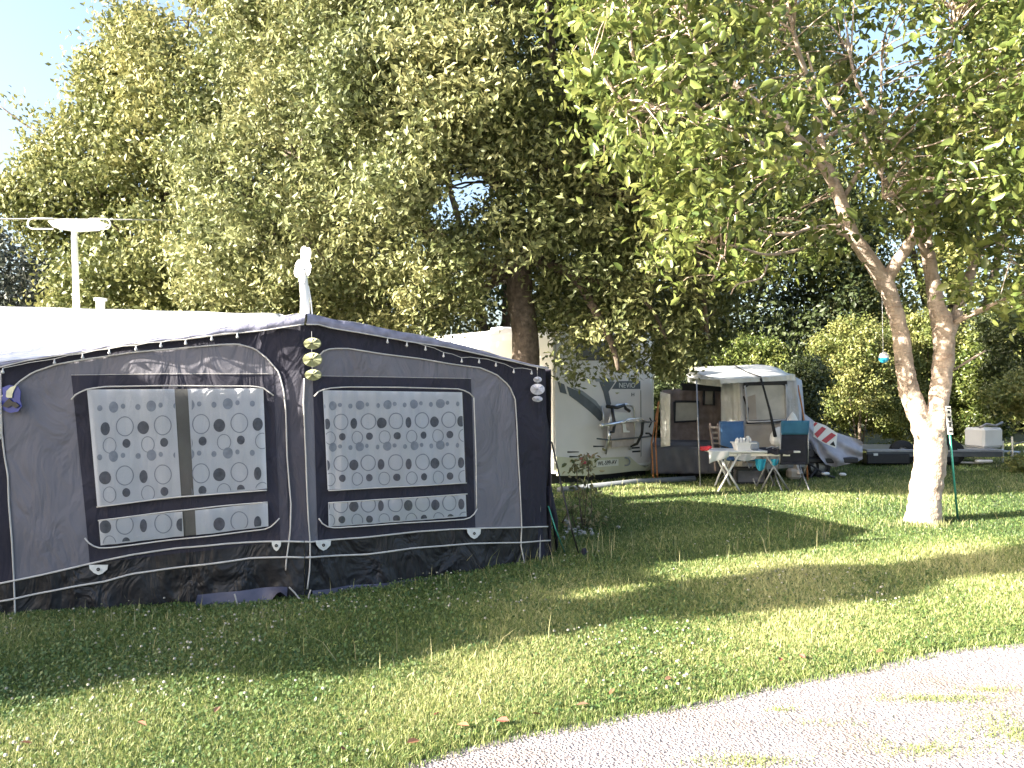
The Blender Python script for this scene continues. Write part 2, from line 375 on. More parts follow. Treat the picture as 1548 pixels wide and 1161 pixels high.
V, F = blades(X, Y, H, .0022+.0005*Y, .4, 5)
tag(np_mesh('grass_stalks', V, F, LF['straw'], rnd=np.tile(rng.uniform(0, 1, len(X)), 3)), 'taller seeding grass stalks standing above the lawn', 'grass', kind='stuff')
# clover leaves and flowers
def discs(X, Y, Z, R, seed, tilt=.5, k=6, dome=0):
    r = np.random.default_rng(seed); n = len(X); nx = r.normal(0, tilt, n); ny = r.normal(0, tilt, n); a0 = r.uniform(0, 6.28, n)
    V = np.zeros((n, k, 3))
    for i in range(k):
        t = a0+i*2*math.pi/k; cx, cy = np.cos(t)*R, np.sin(t)*R
        V[:, i] = np.stack([X+cx, Y+cy, Z+nx*cx+ny*cy], 1)
    return V.reshape(-1, 3), (np.arange(n)*k)[:, None]+np.arange(k)[None]
X, Y = sample_ground(260000, 3.1, 14, 1.1)
k = (Y > path_edge(X)+.05) & ~awning_inside(X, Y) & (.5*lownoise(X, Y, 1.3, 9)+.5*lownoise(X, Y, 5, 10)+rng.normal(0, .6, len(X)) > -.1); X = X[k]; Y = Y[k]
V, F = discs(X, Y, rng.uniform(.012, .038, len(X)), rng.uniform(.004, .008, len(X))*(1+.04*Y), 3, .6, 5)
tag(np_mesh('clover', V, F, LF['clover'], rnd=np.clip(rng.normal(.5, .25, len(X)), 0, 1)), 'low clover leaves spread through the lawn', 'clover', kind='stuff')
X, Y = sample_ground(5200, 3.1, 13, 1.2)
k = (Y > path_edge(X)+.06) & ~awning_inside(X, Y) & (lownoise(X, Y, 1.3, 9)+.8*lownoise(X, Y, 3, 12)+.3*rng.normal(size=len(X)) > .25); X = X[k]; Y = Y[k]; n = len(X)
Z = rng.uniform(.03, .06, n); R = rng.uniform(.004, .010, n)*(1+.02*Y)
V = np.zeros((n, 9, 3))
for i in range(4):
    t = i*math.pi/2
    V[:, i] = np.stack([X+np.cos(t)*R, Y+np.sin(t)*R, Z], 1)
    V[:, 4+i] = np.stack([X+np.cos(t)*R*.75, Y+np.sin(t)*R*.75, Z+R*.9], 1)
V[:, 8] = np.stack([X, Y, Z-R*.8], 1)
b = (np.arange(n)*9)[:, None]
F = np.concatenate([b+np.array([[i, (i+1) % 4, 4+(i+1) % 4, 4+i]]) for i in range(4)]+[b+np.array([[4, 5, 6, 7]])]+[b+np.array([[8, (i+1) % 4, i, i]]) for i in range(0)])
tag(np_mesh('clover_flowers', V.reshape(-1, 3), F, LF['flower'], rnd=np.tile(rng.random(n), 5)), 'small whitish clover heads dotted over the lawn', 'clover flowers', kind='stuff')
# weeds on the path
XS, YS, HS = [], [], []
for (px, py, nn, sx, sy) in ((1420,1058,480,.16,.03),(1400,1135,480,.16,.05),(1535,1110,1000,.10,.16),(1130,1152,320,.12,.03),(1500,1045,160,.08,.02),(1240,1095,90,.2,.03),(1180,1075,60,.05,.02),(1470,1110,110,.15,.04),(1090,1160,120,.2,.05)):
    g = gnd(px, py); XS.append(rng.normal(g.x, sx, nn)); YS.append(rng.normal(g.y, sy, nn)); HS.append(.028*rng.uniform(.4, 1.2, nn))
X = np.concatenate(XS); Y = np.concatenate(YS); H = np.concatenate(HS); V, F = blades(X, Y, H, .004+0*X, .8, 9)
tag(np_mesh('path_weeds', V, F, LF['grass'], rnd=np.tile(rng.uniform(.3, 1, len(X)), 3)), 'thin tufts of weeds growing through the gravel path', 'weeds', kind='stuff')
# dry leaves along the path edge
for i, (px, py) in enumerate(((1213,1005),(1330,997),(810,1095),(760,1105),(625,1138),(545,1120),(660,1095),(925,1060),(1010,1040),(1180,1010),(215,1110),(328,1088),(520,1150),(700,1112),(1302,855),(1298,832),(40,1140),(880,1080))):
    g = gnd(px, py); a = random.uniform(0, 6.28); L_ = random.uniform(.02, .038); u = Vector((math.cos(a), math.sin(a), random.uniform(-.2, .4))); v = Vector((-math.sin(a), math.cos(a), random.uniform(-.2, .5)))
    c = g+Vector((0, 0, .05)); mb = MB(); P = [c-u*L_, c-u*L_*.3+v*L_*.45, c+u*L_*.4+v*L_*.4, c+u*L_, c+u*L_*.4-v*L_*.4+Vector((0,0,.01)), c-u*L_*.3-v*L_*.45+Vector((0,0,.012))]
    mb.add(P, [(0,1,2,3),(0,3,4,5)]); o = mb.build('dry_leaf', mat('dry_leaf_%s' % 'abc'[i % 3], ((.20,.06,.04),(.22,.10,.05),(.13,.07,.04))[i % 3], .7) if i < 3 else bpy.data.materials['dry_leaf_%s' % 'abc'[i % 3]])
    tag(o, 'small reddish brown fallen leaf lying in the grass', 'dry leaf', 'dry leaves fallen along the lawn')

# ------------------------------------------------------------------ foliage
def inpoly(px, py, poly):
    c = np.zeros(len(px), bool); n = len(poly); j = n-1
    for i in range(n):
        xi, yi = poly[i]; xj, yj = poly[j]
        t = ((yi > py) != (yj > py)) & (px < (xj-xi)*(py-yi)/((yj-yi) if yj != yi else 1e-9)+xi); c ^= t; j = i
    return c
def edgedist(px, py, poly):
    d = np.full(len(px), 1e9); n = len(poly)
    for i in range(n):
        ax, ay = poly[i]; bx, by = poly[(i+1) % n]; L2 = (bx-ax)**2+(by-ay)**2+1e-9
        t = np.clip(((px-ax)*(bx-ax)+(py-ay)*(by-ay))/L2, 0, 1); d = np.minimum(d, np.hypot(px-ax-t*(bx-ax), py-ay-t*(by-ay)))
    return d
def unit(v): return v/(np.linalg.norm(v, axis=1, keepdims=True)+1e-9)
def leaves(name, C, L, W, mat_, parent, droop=.3, up=.5, rnd=None, hexa=False, out=None, seed=0, fold=.25, nb=None):
    r = np.random.default_rng(seed); n = len(C); L = L[:, None]; W = W[:, None]
    A = r.normal(size=(n, 3)); A[:, 2] -= droop
    if out is not None: A += out
    A = unit(A); Nn = r.normal(size=(n, 3)); Nn[:, 2] += up; Nn = Nn if nb is None else Nn*.62+nb*1.5; Nn = unit(Nn-A*(Nn*A).sum(1, keepdims=True)); B = np.cross(A, Nn)
    if hexa:
        V = np.stack([C-A*L*.5, C-A*L*.22+B*W*.42+Nn*W*fold, C+A*L*.18+B*W*.46+Nn*W*fold*.9, C+A*L*.55-Nn*L*.12, C+A*L*.18-B*W*.46+Nn*W*fold*.9, C-A*L*.22-B*W*.42+Nn*W*fold], 1)
        b = (np.arange(n)*6)[:, None]; F = np.concatenate([b+np.array([[0,1,2,3]]), b+np.array([[0,3,4,5]])])
    else:
        V = np.stack([C-A*L*.5, C+B*W*.5+Nn*W*fold, C+A*L*.5, C-B*W*.5+Nn*W*fold], 1)
        b = (np.arange(n)*4)[:, None]; F = np.concatenate([b+np.array([[0,1,2]]), b+np.array([[0,2,3]])])
    if rnd is None: rnd = r.random(n)
    return np_mesh(name, V.reshape(-1, 3), F, mat_, parent, rnd=np.tile(rnd, 2))
def clumps(poly, Yc, half, n, rc, per, seed, holes=(), edge=110, gap=-.6, gs=1.4, yshift=None):
    """clump centres inside a traced outline with real depth; returns leaf centres, clump index, centres"""
    r = np.random.default_rng(seed); xs = [p[0] for p in poly]; ys = [p[1] for p in poly]
    px = r.uniform(min(xs), max(xs), n*3); py = r.uniform(min(ys), max(ys), n*3); k = inpoly(px, py, poly); px = px[k]; py = py[k]
    d = edgedist(px, py, poly); u = r.uniform(-1, 1, len(px)); Y = Yc+u*half*np.sqrt(np.clip(d/edge, .03, 1))
    if yshift is not None: Y = Y+yshift(px, py)
    for (hx, hy, hw, hh) in holes:
        k = ((px-hx)/hw)**2+((py-hy)/hh)**2 > r.uniform(.7, 1.2, len(px)); px = px[k]; py = py[k]; Y = Y[k]
    C = np.stack([(px-HX)/FPX*Y, Y, CH+(HY-py)/FPX*Y], 1)
    nz = lownoise(C[:, 0]+.7*C[:, 1], C[:, 2]*1.15+.4*C[:, 1], gs, seed+50)
    C = C[nz > gap]; C = C[:n]; C = C[C[:, 2] > .02]
    m = len(C); idx = np.repeat(np.arange(m), per); R = rc*r.uniform(.6, 1.35, m)
    off = r.normal(size=(m*per, 3))*.55; off[:, 2] *= .75
    P = C[idx]+off*R[idx][:, None]
    return P, idx, C
def branches(mb, segs, Y0, jitter=.02, n=8, sm=4):
    """segs: list of polylines of (px,py,dY,radius px)"""
    for sgm in segs:
        pts = []; rs = []
        for (px, py, dy, rp) in sgm:
            Y = Y0+dy; pts.append(at(px, py, Y)); rs.append(rp/FPX*Y)
        P = []; R = []
        for i in range(len(pts)-1):
            p0 = pts[max(i-1, 0)]; p1 = pts[i]; p2 = pts[i+1]; p3 = pts[min(i+2, len(pts)-1)]
            for k in range(sm):
                t = k/sm
                P.append(.5*((2*p1)+(p2-p0)*t+(2*p0-5*p1+4*p2-p3)*t*t+(3*p1-p0-3*p2+p3)*t**3)); R.append(rs[i]*(1-t)+rs[i+1]*t)
        P.append(pts[-1]); R.append(rs[-1])
        P = [p+Vector((random.uniform(-1,1), random.uniform(-1,1), random.uniform(-1,1)))*R[i]*.05 for i, p in enumerate(P)]
        R = [q*random.uniform(.975, 1.025) for q in R]
        mb.tube(P, R, n, cap=True)
    return mb
def twigs(mb, starts, C, nper=1, r0=.006, seed=3, maxn=400, sag=.1):
    """thin twigs from limb points to the nearest clumps"""
    r = np.random.default_rng(seed); St = np.array([tuple(p) for p in starts]); pick = r.permutation(len(C))[:maxn]
    for i in pick:
        c = C[i]; d = np.linalg.norm(St-c, axis=1); j = int(np.argmin(d+r.uniform(0, .25, len(d))))
        if d[j] > 2.2: continue
        a = Vector(St[j]); b = Vector(c); mid = a.lerp(b, .5)+Vector((r.normal(0, .06), r.normal(0, .06), r.normal(.04, .07)))*max(.3, d[j])
        pts = [a, a.lerp(mid, .5)+Vector((0, 0, .03*d[j])), mid, mid.lerp(b, .5)+Vector((0, 0, .02)), b]
        k = r0*(.7+.8*d[j]); mb.tube(pts, [k*1.6, k*1.3, k, k*.7, k*.4], 5, cap=False)

# --- big oak-like tree behind the awning
HOLE = [(700,285,48,46), (655,330,26,22)]
oak = thing('broadleaf_tree', gnd(795, 590+CH*FPX/11.2), 'big dark-trunked broadleaf tree rising behind the right end of the awning', 'tree')
Yo = 11.2
limbs = [
 [(797,770,0,24),(796,700,0,22),(797,620,0,21),(795,545,0,21),(792,490,0,20),(786,440,0,20),(783,395,0,20)],
 [(783,400,0,19),(778,360,.1,14),(770,310,.2,11),(752,250,.3,9),(745,180,.4,7),(750,90,.5,6),(760,-20,.6,5)],
 [(786,400,0,14),(803,365,-.1,13),(812,320,-.1,12),(822,270,0,11),(830,200,.1,9),(835,120,.1,8),(830,20,.2,6),(825,-100,.2,5)],
 [(783,420,0,12),(745,408,-.2,11),(700,385,-.4,10),(655,350,-.6,10),(610,325,-.9,9),(560,305,-1.1,7),(500,270,-1.2,6),(430,230,-1.3,5)],
 [(765,300,.2,8),(735,262,.1,8),(700,232,-.1,7),(650,200,-.3,6),(600,150,-.4,5),(560,90,-.5,4)],
 [(795,390,0,10),(830,400,-.1,9),(870,420,-.3,8),(900,470,-.5,7),(925,520,-.6,5),(935,560,-.6,3)],
 [(812,330,0,9),(860,300,-.2,8),(920,290,-.4,7),(980,310,-.5,6),(1040,350,-.6,5),(1060,420,-.6,4),(1070,520,-.5,3)],
 [(780,410,0,9),(740,430,-.3,7),(680,440,-.5,5),(620,455,-.7,4),(560,460,-.8,3)],
 [(830,180,.1,6),(880,130,0,5),(940,90,-.1,4),(1000,60,-.2,3)],
 [(560,305,-1.1,5),(500,330,-1.3,4),(430,350,-1.4,3)], [(640,340,-.6,5),(590,380,-.8,4),(540,420,-1,3)],
 [(748,180,.4,5),(690,120,.3,4),(640,50,.2,3)], [(870,420,-.3,5),(920,430,-.5,4),(980,460,-.6,3),(1010,520,-.6,2)],
]
tb = MB(); branches(tb, limbs[:1], Yo, n=14); tb.build('trunk', M['bark_dark'], oak, True)
bb = MB(); branches(bb, [[(x, y, (-1.3*d if x < 750 else d), q) for x, y, d, q in l] for l in limbs[1:]], Yo, n=8)
poly1 = [(400,-260),(380,-60),(330,60),(300,180),(260,240),(215,330),(220,420),(250,468),(330,478),(470,476),(520,492),(600,505),(690,512),(770,470),(805,470),(832,520),(848,562),(880,572),(915,568),(965,558),(985,545),(1010,580),(1070,590),(1095,500),(1120,380),(1100,200),(1090,0),(1080,-260)]
poly1b = [(500,60),(620,20),(760,30),(800,120),(770,260),(700,240),(620,330),(540,300),(490,180)]
def yb(px, py): return np.where(px > 840, .45, .2)+.55*np.clip((740-px)/250, 0, 1)
limbs = [[(x, y, (-1.3*d if x < 750 else d), q) for x, y, d, q in l] for l in limbs]
P1, I1, C1 = clumps(poly1, Yo-.1, 1.7, 2900, .27, 80, 11, HOLE+[(770,440,50,60),(900,540,30,30),(980,520,26,26),(945,585,34,12),(1080,572,48,46)], gap=-.6, gs=2.2, yshift=yb)
Pb, Ib, Cb = clumps(poly1b, 9.9, .8, 430, .27, 70, 13, HOLE, edge=40, gap=-.5, gs=2.2)  # extra clumps added in front to shade the lower right crown
I1 = np.concatenate([I1, Ib+len(C1)]); P1 = np.concatenate([P1, Pb]); C1 = np.concatenate([C1, Cb])
def sun_gap(P, I, C, boxes, seed=4):     # removes crown clumps so the sun reaches each target box
    rr = np.random.default_rng(seed); keep = np.ones(len(C), bool)
    for (x0, x1, y0, y1, z, pr) in boxes:
        t = (C[:, 2]-z)/sd.z; lx = C[:, 0]-sd.x*t; ly = C[:, 1]-sd.y*t
        keep &= ~((lx > x0) & (lx < x1) & (ly > y0) & (ly < y1) & (rr.random(len(C)) < pr))
    return P[keep[I]], (np.cumsum(keep)-1)[I[keep[I]]], C[keep]
SB = [(2.4,5.5,13.9,17.0,2.05,.82), (2.8,5.0,12.5,13.6,.6,.4)]
P1, I1, C1 = sun_gap(P1, I1, C1, SB)
st = []
for l in limbs[1:]:
    for i in range(len(l)-1):
        for t in (0, .33, .66): st.append(at(l[i][0]*(1-t)+l[i+1][0]*t, l[i][1]*(1-t)+l[i+1][1]*t, Yo+l[i][2]*(1-t)+l[i+1][2]*t))
twigs(bb, st, C1, maxn=420, r0=.006)
bb.build('branches', M['bark_dark'], oak, True)
r = np.random.default_rng(1); n = len(P1); cv = r.random(len(C1))
leaves('crown', P1, r.uniform(.07, .125, n), r.uniform(.032, .055, n), LF['oak'], oak, rnd=np.clip(.62*cv[I1]+.38*r.random(n)+.12*lownoise(P1[:,0], P1[:,2], 1.2, 4), 0, 1), seed=2, up=.6, nb=unit(P1-C1[I1]))
# --- pale tree on the left behind the caravan
pale = thing('pale_tree', gnd(260, 590+CH*FPX/20.0), 'wide pale yellow-green tree behind the caravan roof at the left', 'tree')
polyL = [(-60,300),(-10,275),(35,255),(60,230),(90,190),(130,165),(120,110),(150,85),(160,40),(185,5),(225,20),(255,45),(285,-10),(320,-30),(360,30),(420,-60),(520,-60),(560,200),(560,500),(60,500),(75,430),(50,380),(20,340),(35,310),(-30,330)]
limbL = [[(262,700,0,17),(262,600,0,15),(265,500,0,14),(262,420,0,12),(255,330,0,9),(262,220,0,6),(270,120,0,4),(285,30,0,2)],
 [(262,430,0,8),(220,380,-.2,7),(160,330,-.4,5),(90,300,-.5,3),(30,290,-.5,2)],[(258,350,0,7),(310,290,-.2,5),(370,220,-.3,4),(430,140,-.3,3)],
 [(256,320,0,6),(215,250,-.2,4),(180,180,-.2,3),(165,100,-.2,2)], [(262,400,0,6),(340,370,-.3,4),(420,340,-.4,3)], [(256,330,0,4),(150,280,-.2,3),(90,220,-.2,2.5),(40,190,-.2,1.5),(0,160,-.2,1)]]
tb = MB(); branches(tb, limbL[:1], 20.0, n=12); tb.build('trunk', M['bark_dark'], pale, True)
bb = MB(); branches(bb, limbL[1:], 20.0, n=7)
P2, I2, C2 = clumps(polyL, 19.8, 2.6, 2000, .46, 64, 21, (), gap=-.55)
st = [at(l[i][0], l[i][1], 20.0+l[i][2]) for l in limbL for i in range(len(l))]
twigs(bb, st, C2, maxn=160, r0=.007); bb.build('branches', M['bark_dark'], pale, True)
ex = [(5,150),(25,160),(45,170),(60,180),(30,185),(80,165),(100,172),(5,268),(15,290)]
P2, I2, C2 = sun_gap(P2, I2, C2, SB, 5)
ep = np.array([tuple(at(x, y, 19.8)) for x, y in ex]); C2 = np.concatenate([C2, ep]); ei = np.repeat(np.arange(len(ex)), 16); P2 = np.concatenate([P2, ep[ei]+r.normal(0, .14, (len(ei), 3))]); I2 = np.concatenate([I2, ei+len(C2)-len(ex)])
n = len(P2); cv = r.random(len(C2))
leaves('crown', P2, r.uniform(.11, .18, n), r.uniform(.06, .10, n), LF['maple'], pale, rnd=np.clip(.6*cv[I2]+.4*r.random(n)+.15*lownoise(P2[:,0], P2[:,2], .8, 6), 0, 1), seed=3, up=.6, nb=unit(P2-C2[I2]))

# --- pale-barked tree on the right
wal = thing('forked_tree', gnd(1393, 790), 'pale-barked tree with a forked trunk on the lawn at the right', 'tree')
Yw = 9.72
trunkW = [[(1394,806,0,34),(1395,790,0,29.5),(1397,770,0,26.5),(1399,745,0,25),(1404,718,0,24.5),(1407,695,0,24.5),(1406,670,0,25),(1404,655,0,23)],
 [(1408,690,0,19),(1399,655,.0,19),(1391,635,.02,18),(1380,608,.03,16.5),(1373,585,.03,15.5),(1368,558,.0,14.8),(1364,520,-.03,14.2),(1357,485,-.05,13),(1348,455,-.05,13),(1339,432,-.05,14.5),(1332,418,-.05,14)],
 [(1408,690,0,19),(1413,655,0,18),(1416,632,-.02,16.5),(1419,605,-.03,16),(1425,562,-.03,16.5),(1427,525,0,16.5),(1424,490,.03,17),(1416,460,.05,13.5),(1410,425,.08,11.5),(1404,395,.1,11.5),(1402,378,.1,10.5)]]
limbW = [
 [(1336,425,-.05,14),(1318,398,-.1,13),(1300,372,-.15,12.5),(1284,345,-.2,11.5),(1274,312,-.25,11),(1262,282,-.3,10.5),(1252,250,-.3,8),(1240,210,-.35,7),(1234,165,-.35,7),(1225,130,-.4,5),(1205,70,-.5,4),(1190,0,-.6,3)],
 [(1262,285,-.3,7),(1235,240,-.5,7),(1190,192,-.7,8),(1155,163,-.8,7),(1122,140,-.9,6.5),(1090,105,-1,4),(1055,70,-1.1,3),(1030,20,-1.2,2.5)],
 [(1338,425,-.05,12),(1352,402,-.1,11),(1368,378,-.15,10),(1385,352,-.2,9.5),(1394,325,-.2,8),(1385,290,-.2,6),(1365,250,-.2,5),(1345,205,-.2,4),(1300,140,-.3,3),(1280,60,-.3,2)],
 [(1392,330,-.2,6),(1412,310,-.1,5),(1440,285,0,4),(1460,240,0,3)],
 [(1335,300,-.6,2.5),(1333,220,-.6,2.2),(1332,130,-.6,2),(1334,60,-.7,1.6)],
 [(1402,385,.1,9),(1404,350,.15,7),(1412,300,.2,6),(1380,260,0,4),(1395,215,-.2,5),(1420,180,-.3,5),(1428,120,-.3,4),(1440,60,-.3,3),(1455,0,-.3,2.5)],
 [(1395,218,-.2,4),(1440,185,-.3,4),(1475,155,-.4,3),(1510,145,-.4,2)],
 [(1432,515,0,9),(1446,475,.1,9),(1458,440,.2,8.5),(1472,400,.3,8),(1480,368,.35,8)],
 [(1480,368,.35,6),(1475,300,.3,5),(1480,240,.2,6),(1497,205,.1,8),(1515,175,0,8),(1545,140,-.1,8),(1600,90,-.2,6)],
 [(1440,490,.05,6),(1462,478,-.1,5),(1500,462,-.4,5),(1548,440,-.8,5),(1610,400,-1.1,4)],
 [(1440,560,.1,2),(1465,545,.0,2.2),(1490,530,0,1.5)],
 [(1300,372,-.15,4),(1262,350,-.3,4),(1215,375,-.6,3),(1160,385,-.8,2.5),(1110,372,-1,2),(1060,365,-1.1,2)],
 [(1280,340,-.2,4),(1225,345,-.4,3),(1190,355,-.6,2.5),(1130,345,-.9,2),(1080,330,-1.1,2)],
 [(1250,250,-.3,4),(1200,240,-.6,3),(1150,245,-.8,3),(1100,235,-1,2.5),(1060,240,-1.1,2)],
 [(1230,260,-.5,4),(1140,210,-.9,3),(1060,175,-1.3,3),(1000,160,-1.5,3),(940,150,-1.7,3),(900,100,-1.8,2.5),(880,95,-1.8,1.8)],
 [(1060,165,-1.3,3),(1000,120,-1.6,4),(960,90,-1.7,4),(950,30,-1.8,3),(940,-20,-1.8,2)],
 [(1000,165,-1.5,2.5),(960,170,-1.6,2.5),(920,168,-1.7,2)],
 [(1240,210,-.35,4),(1290,190,-.3,5),(1310,180,-.3,6),(1330,160,-.3,3)],
 [(1275,300,-.25,4),(1310,230,-.4,4),(1280,200,-.5,3),(1240,140,-.6,3),(1220,80,-.7,2)],
 [(1400,390,.1,6),(1380,345,-.1,5),(1330,260,-.3,4),(1310,215,-.3,3),(1290,160,-.4,2)],
 [(1100,360,-1,1.8),(1090,400,-1.1,1.5),(1075,425,-1.1,1.2)], [(1160,400,-.8,2),(1150,420,-.9,1.8),(1115,430,-1,1.5),(1105,445,-1,1)],
]
tb = MB(); branches(tb, [[(x, y, d, q*.90) for x, y, d, q in l] for l in trunkW], Yw, n=20, sm=5)
kn = at(1374,570,Yw-.14); tb.lathe(kn, [(.001,.055),(.025,.05),(.05,.03),(.075,.0),(.085,-.05)], 14, axis='Y')
tk = tb.build('trunk', M['bark_pale'], wal, True)
md = tk.modifiers.new('join', 'REMESH'); md.mode = 'VOXEL'; md.voxel_size = .013; md.use_smooth_shade = True
md = tk.modifiers.new('smooth', 'SMOOTH'); md.iterations = 10; md.factor = .6
tx = bpy.data.textures.new('bark_lumps', 'CLOUDS'); tx.noise_scale = .12
md = tk.modifiers.new('lumps', 'DISPLACE'); md.texture = tx; md.strength = .035; md.mid_level = .5
kb = MB(); kb.lathe(kn+Vector((0,-.002,0)), [(.0005,.062),(.016,.060),(.020,.05)], 12, axis='Y', sq=(.6,1.3)); kb.build('knot_scar', M['bark_dark'], wal, True)
bb = MB(); branches(bb, [[(x, y, d, q*.88) for x, y, d, q in l] for l in limbW], Yw, n=9)
polyW = [(860,-200),(850,60),(870,120),(880,170),(900,235),(930,300),(985,300),(1000,420),(1060,455),(1120,445),(1170,400),(1240,385),(1310,350),(1350,330),(1400,340),(1460,370),(1530,380),(1700,420),(1800,100),(1800,-200)]
P3, I3, C3 = clumps(polyW, Yw-.3, 2.2, 1150, .30, 30, 31, [(1340,70,45,45),(1400,120,30,40),(1290,300,50,50)], gap=-.35, gs=1.8, yshift=lambda px, py: -.9*np.clip((1250-px)/400, 0, 1))
tt = (C3[:, 1]-9.72)/sd.y; lx = C3[:, 0]-sd.x*tt; lz = C3[:, 2]-sd.z*tt
kp = ~((tt > .1) & (lx > 3.7) & (lx < 5.6) & (lz > .4) & (lz < 4.6) & (np.random.default_rng(6).random(len(C3)) < .62))  # crown clumps cut away to let sun onto the forked stems
P3 = P3[kp[I3]]; I3 = (np.cumsum(kp)-1)[I3[kp[I3]]]; C3 = C3[kp]
polyW2 = [(1455,395),(1600,380),(1700,420),(1650,500),(1540,500),(1450,490)]
P4, I4, C4 = clumps(polyW2, Yw-1.2, .8, 22, .2, 26, 33, (), edge=30, gap=-9)
st = []
for l in limbW:
    for i in range(len(l)-1):
        for t in (0, .33, .66): st.append(at(l[i][0]*(1-t)+l[i+1][0]*t, l[i][1]*(1-t)+l[i+1][1]*t, Yw+l[i][2]*(1-t)+l[i+1][2]*t))
twigs(bb, st, np.concatenate([C3, C4]), maxn=520, r0=.0045, seed=8); bb.build('branches', M['bark_pale'], wal, True)
PP = np.concatenate([P3, P4]); n = len(PP); idx = np.concatenate([I3, I4+len(C3)]); cv = r.random(len(C3)+len(C4))
sc = r.uniform(.065, .14, n)*np.where(r.random(n) > .93, 1.35, 1)
leaves('crown', PP, sc, sc*r.uniform(.42, .6, n), LF['walnut'], wal, rnd=np.clip(.5*cv[idx]+.5*r.random(n), 0, 1), seed=5, up=.9, droop=.25, hexa=True, fold=.16)

# --- background trees and hedge
def bgtree(name, label, cat, poly, Yc, half, n, per, rc, key, ls, seed, trunk=None, holes=(), group=None, gap=-.9):
    xs = [p[0] for p in poly]; root = thing(name, (((min(xs)+max(xs))/2-HX)/FPX*Yc, Yc, 0), label, cat, group)
    if trunk: tb = MB(); branches(tb, trunk, Yc, n=8); tb.build('trunk', M['bark_dark'], root, True)
    else:
        cx = (min(xs)+max(xs))/2; gy = HY+CH*FPX/Yc; ty = min(p[1] for p in poly); rp = max(3, (max(xs)-min(xs))*.02)
        tb = MB(); branches(tb, [[(cx, gy+3, 0, rp), (cx, gy-(gy-ty)*.3, 0, rp*.8), (cx+3, gy-(gy-ty)*.75, 0, rp*.3)]]+[[(cx+random.uniform(-4,4), gy, random.uniform(-.2,.2), rp*.5), (cx+d*.4, gy-(gy-ty)*.4, 0, rp*.35), (cx+d, gy-(gy-ty)*.8, 0, rp*.15)] for d in ((max(xs)-min(xs))*.25, -(max(xs)-min(xs))*.25)], Yc, n=7)
        tb.build('trunk', M['bark_dark'], root, True)
    P, I, C = clumps(poly, Yc, half, n, rc, per, seed, holes, edge=60, gap=gap, gs=1.0)
    rr = np.random.default_rng(seed); m = len(P); cv = rr.random(len(C))
    leaves('crown', P, rr.uniform(.8, 1.3, m)*ls, rr.uniform(.4, .7, m)*ls, LF[key], root, rnd=np.clip(.65*cv[I]+.35*rr.random(m), 0, 1), seed=seed, nb=unit(P-C[I]))
    return root
G_ = 'trees standing beyond the camp plots'
bgtree('dark_tree', 'dense dark green tree behind the white folding camper', 'tree', [(930,200),(1000,150),(1100,170),(1200,210),(1290,280),(1330,380),(1330,520),(1290,600),(1200,640),(900,640),(860,450)], 24, 2.2, 1500, 46, .55, 'dark', .17, 41, group=G_)
bgtree('dark_tree', 'dark tree with sun-flecked leaves directly behind the forked trunk', 'tree', [(1090,-100),(1240,-100),(1260,30),(1270,150),(1380,200),(1440,160),(1470,40),(1480,-100),(1800,-100),(1750,600),(1560,640),(1420,560),(1260,520),(1150,300)], 25, 2.2, 2300, 40, .55, 'hedge', .16, 42, group=G_)
bgtree('dark_tree', 'tall dim tree filling the gaps behind the dark-trunked tree', 'tree', [(420,300),(440,-120),(1120,-120),(1120,200),(960,330),(900,600),(860,640),(420,640)], 24, 2.2, 1900, 36, .62, 'dark', .19, 43, holes=[(690,290,62,62),(540,40,30,25)], group=G_)
bgtree('grey_tree', 'small bluish grey-green tree at the far left edge beside the aerial', 'tree', [(-120,350),(0,352),(30,350),(50,375),(75,400),(85,440),(80,500),(60,640),(-120,640)], 26, 2, 500, 40, .5, 'blue_dark', .18, 44, group=G_)
G2 = 'bushes of the hedge behind the plots'
hed = [('bush', 'pale sunlit bush in the hedge left of the forked trunk', [(1230,520),(1260,490),(1320,480),(1365,520),(1375,640),(1360,690),(1250,690),(1225,620)], 19.5, 'hedge', 51),
 ('bush', 'yellow-green bush glowing between the two stems of the forked tree', [(1350,490),(1400,470),(1450,500),(1460,600),(1440,690),(1340,690)], 20.5, 'hedge', 52),
 ('bush', 'upright green bush right of the green pole', [(1440,560),(1470,500),(1510,540),(1530,640),(1520,690),(1440,690)], 20, 'walnut', 53),
 ('bush', 'pale leafy bush at the right edge beside the white box', [(1500,600),(1530,575),(1580,560),(1680,580),(1700,700),(1530,705),(1515,680),(1530,640)], 15.6, 'hedge', 54),
 ('bush', 'clipped dark bush just right of the white folding camper', [(1195,560),(1225,545),(1250,570),(1255,640),(1250,680),(1195,680)], 17.5, 'dark', 55),
 ('bush', 'light bush poking up above the white camper roof', [(1080,520),(1120,505),(1160,515),(1200,540),(1240,540),(1250,580),(1230,640),(1080,640)], 21.5, 'walnut', 56),
 ('bush', 'shaded bush behind the orange tent poles left of the camper', [(960,560),(1040,545),(1060,600),(1050,700),(960,700)], 19.8, 'dark', 57),
 ('bush', 'tall dark shrub at the right edge above the pale bush', [(1480,470),(1540,440),(1650,420),(1700,560),(1690,640),(1500,650)], 19, 'dark', 58)]
for nm, lb, pl, yc, key, sd_ in hed: bgtree(nm, lb, 'bush', pl, yc, 1.1, 330, 60, .22, key, .085, sd_, group=G2, gap=-.55)
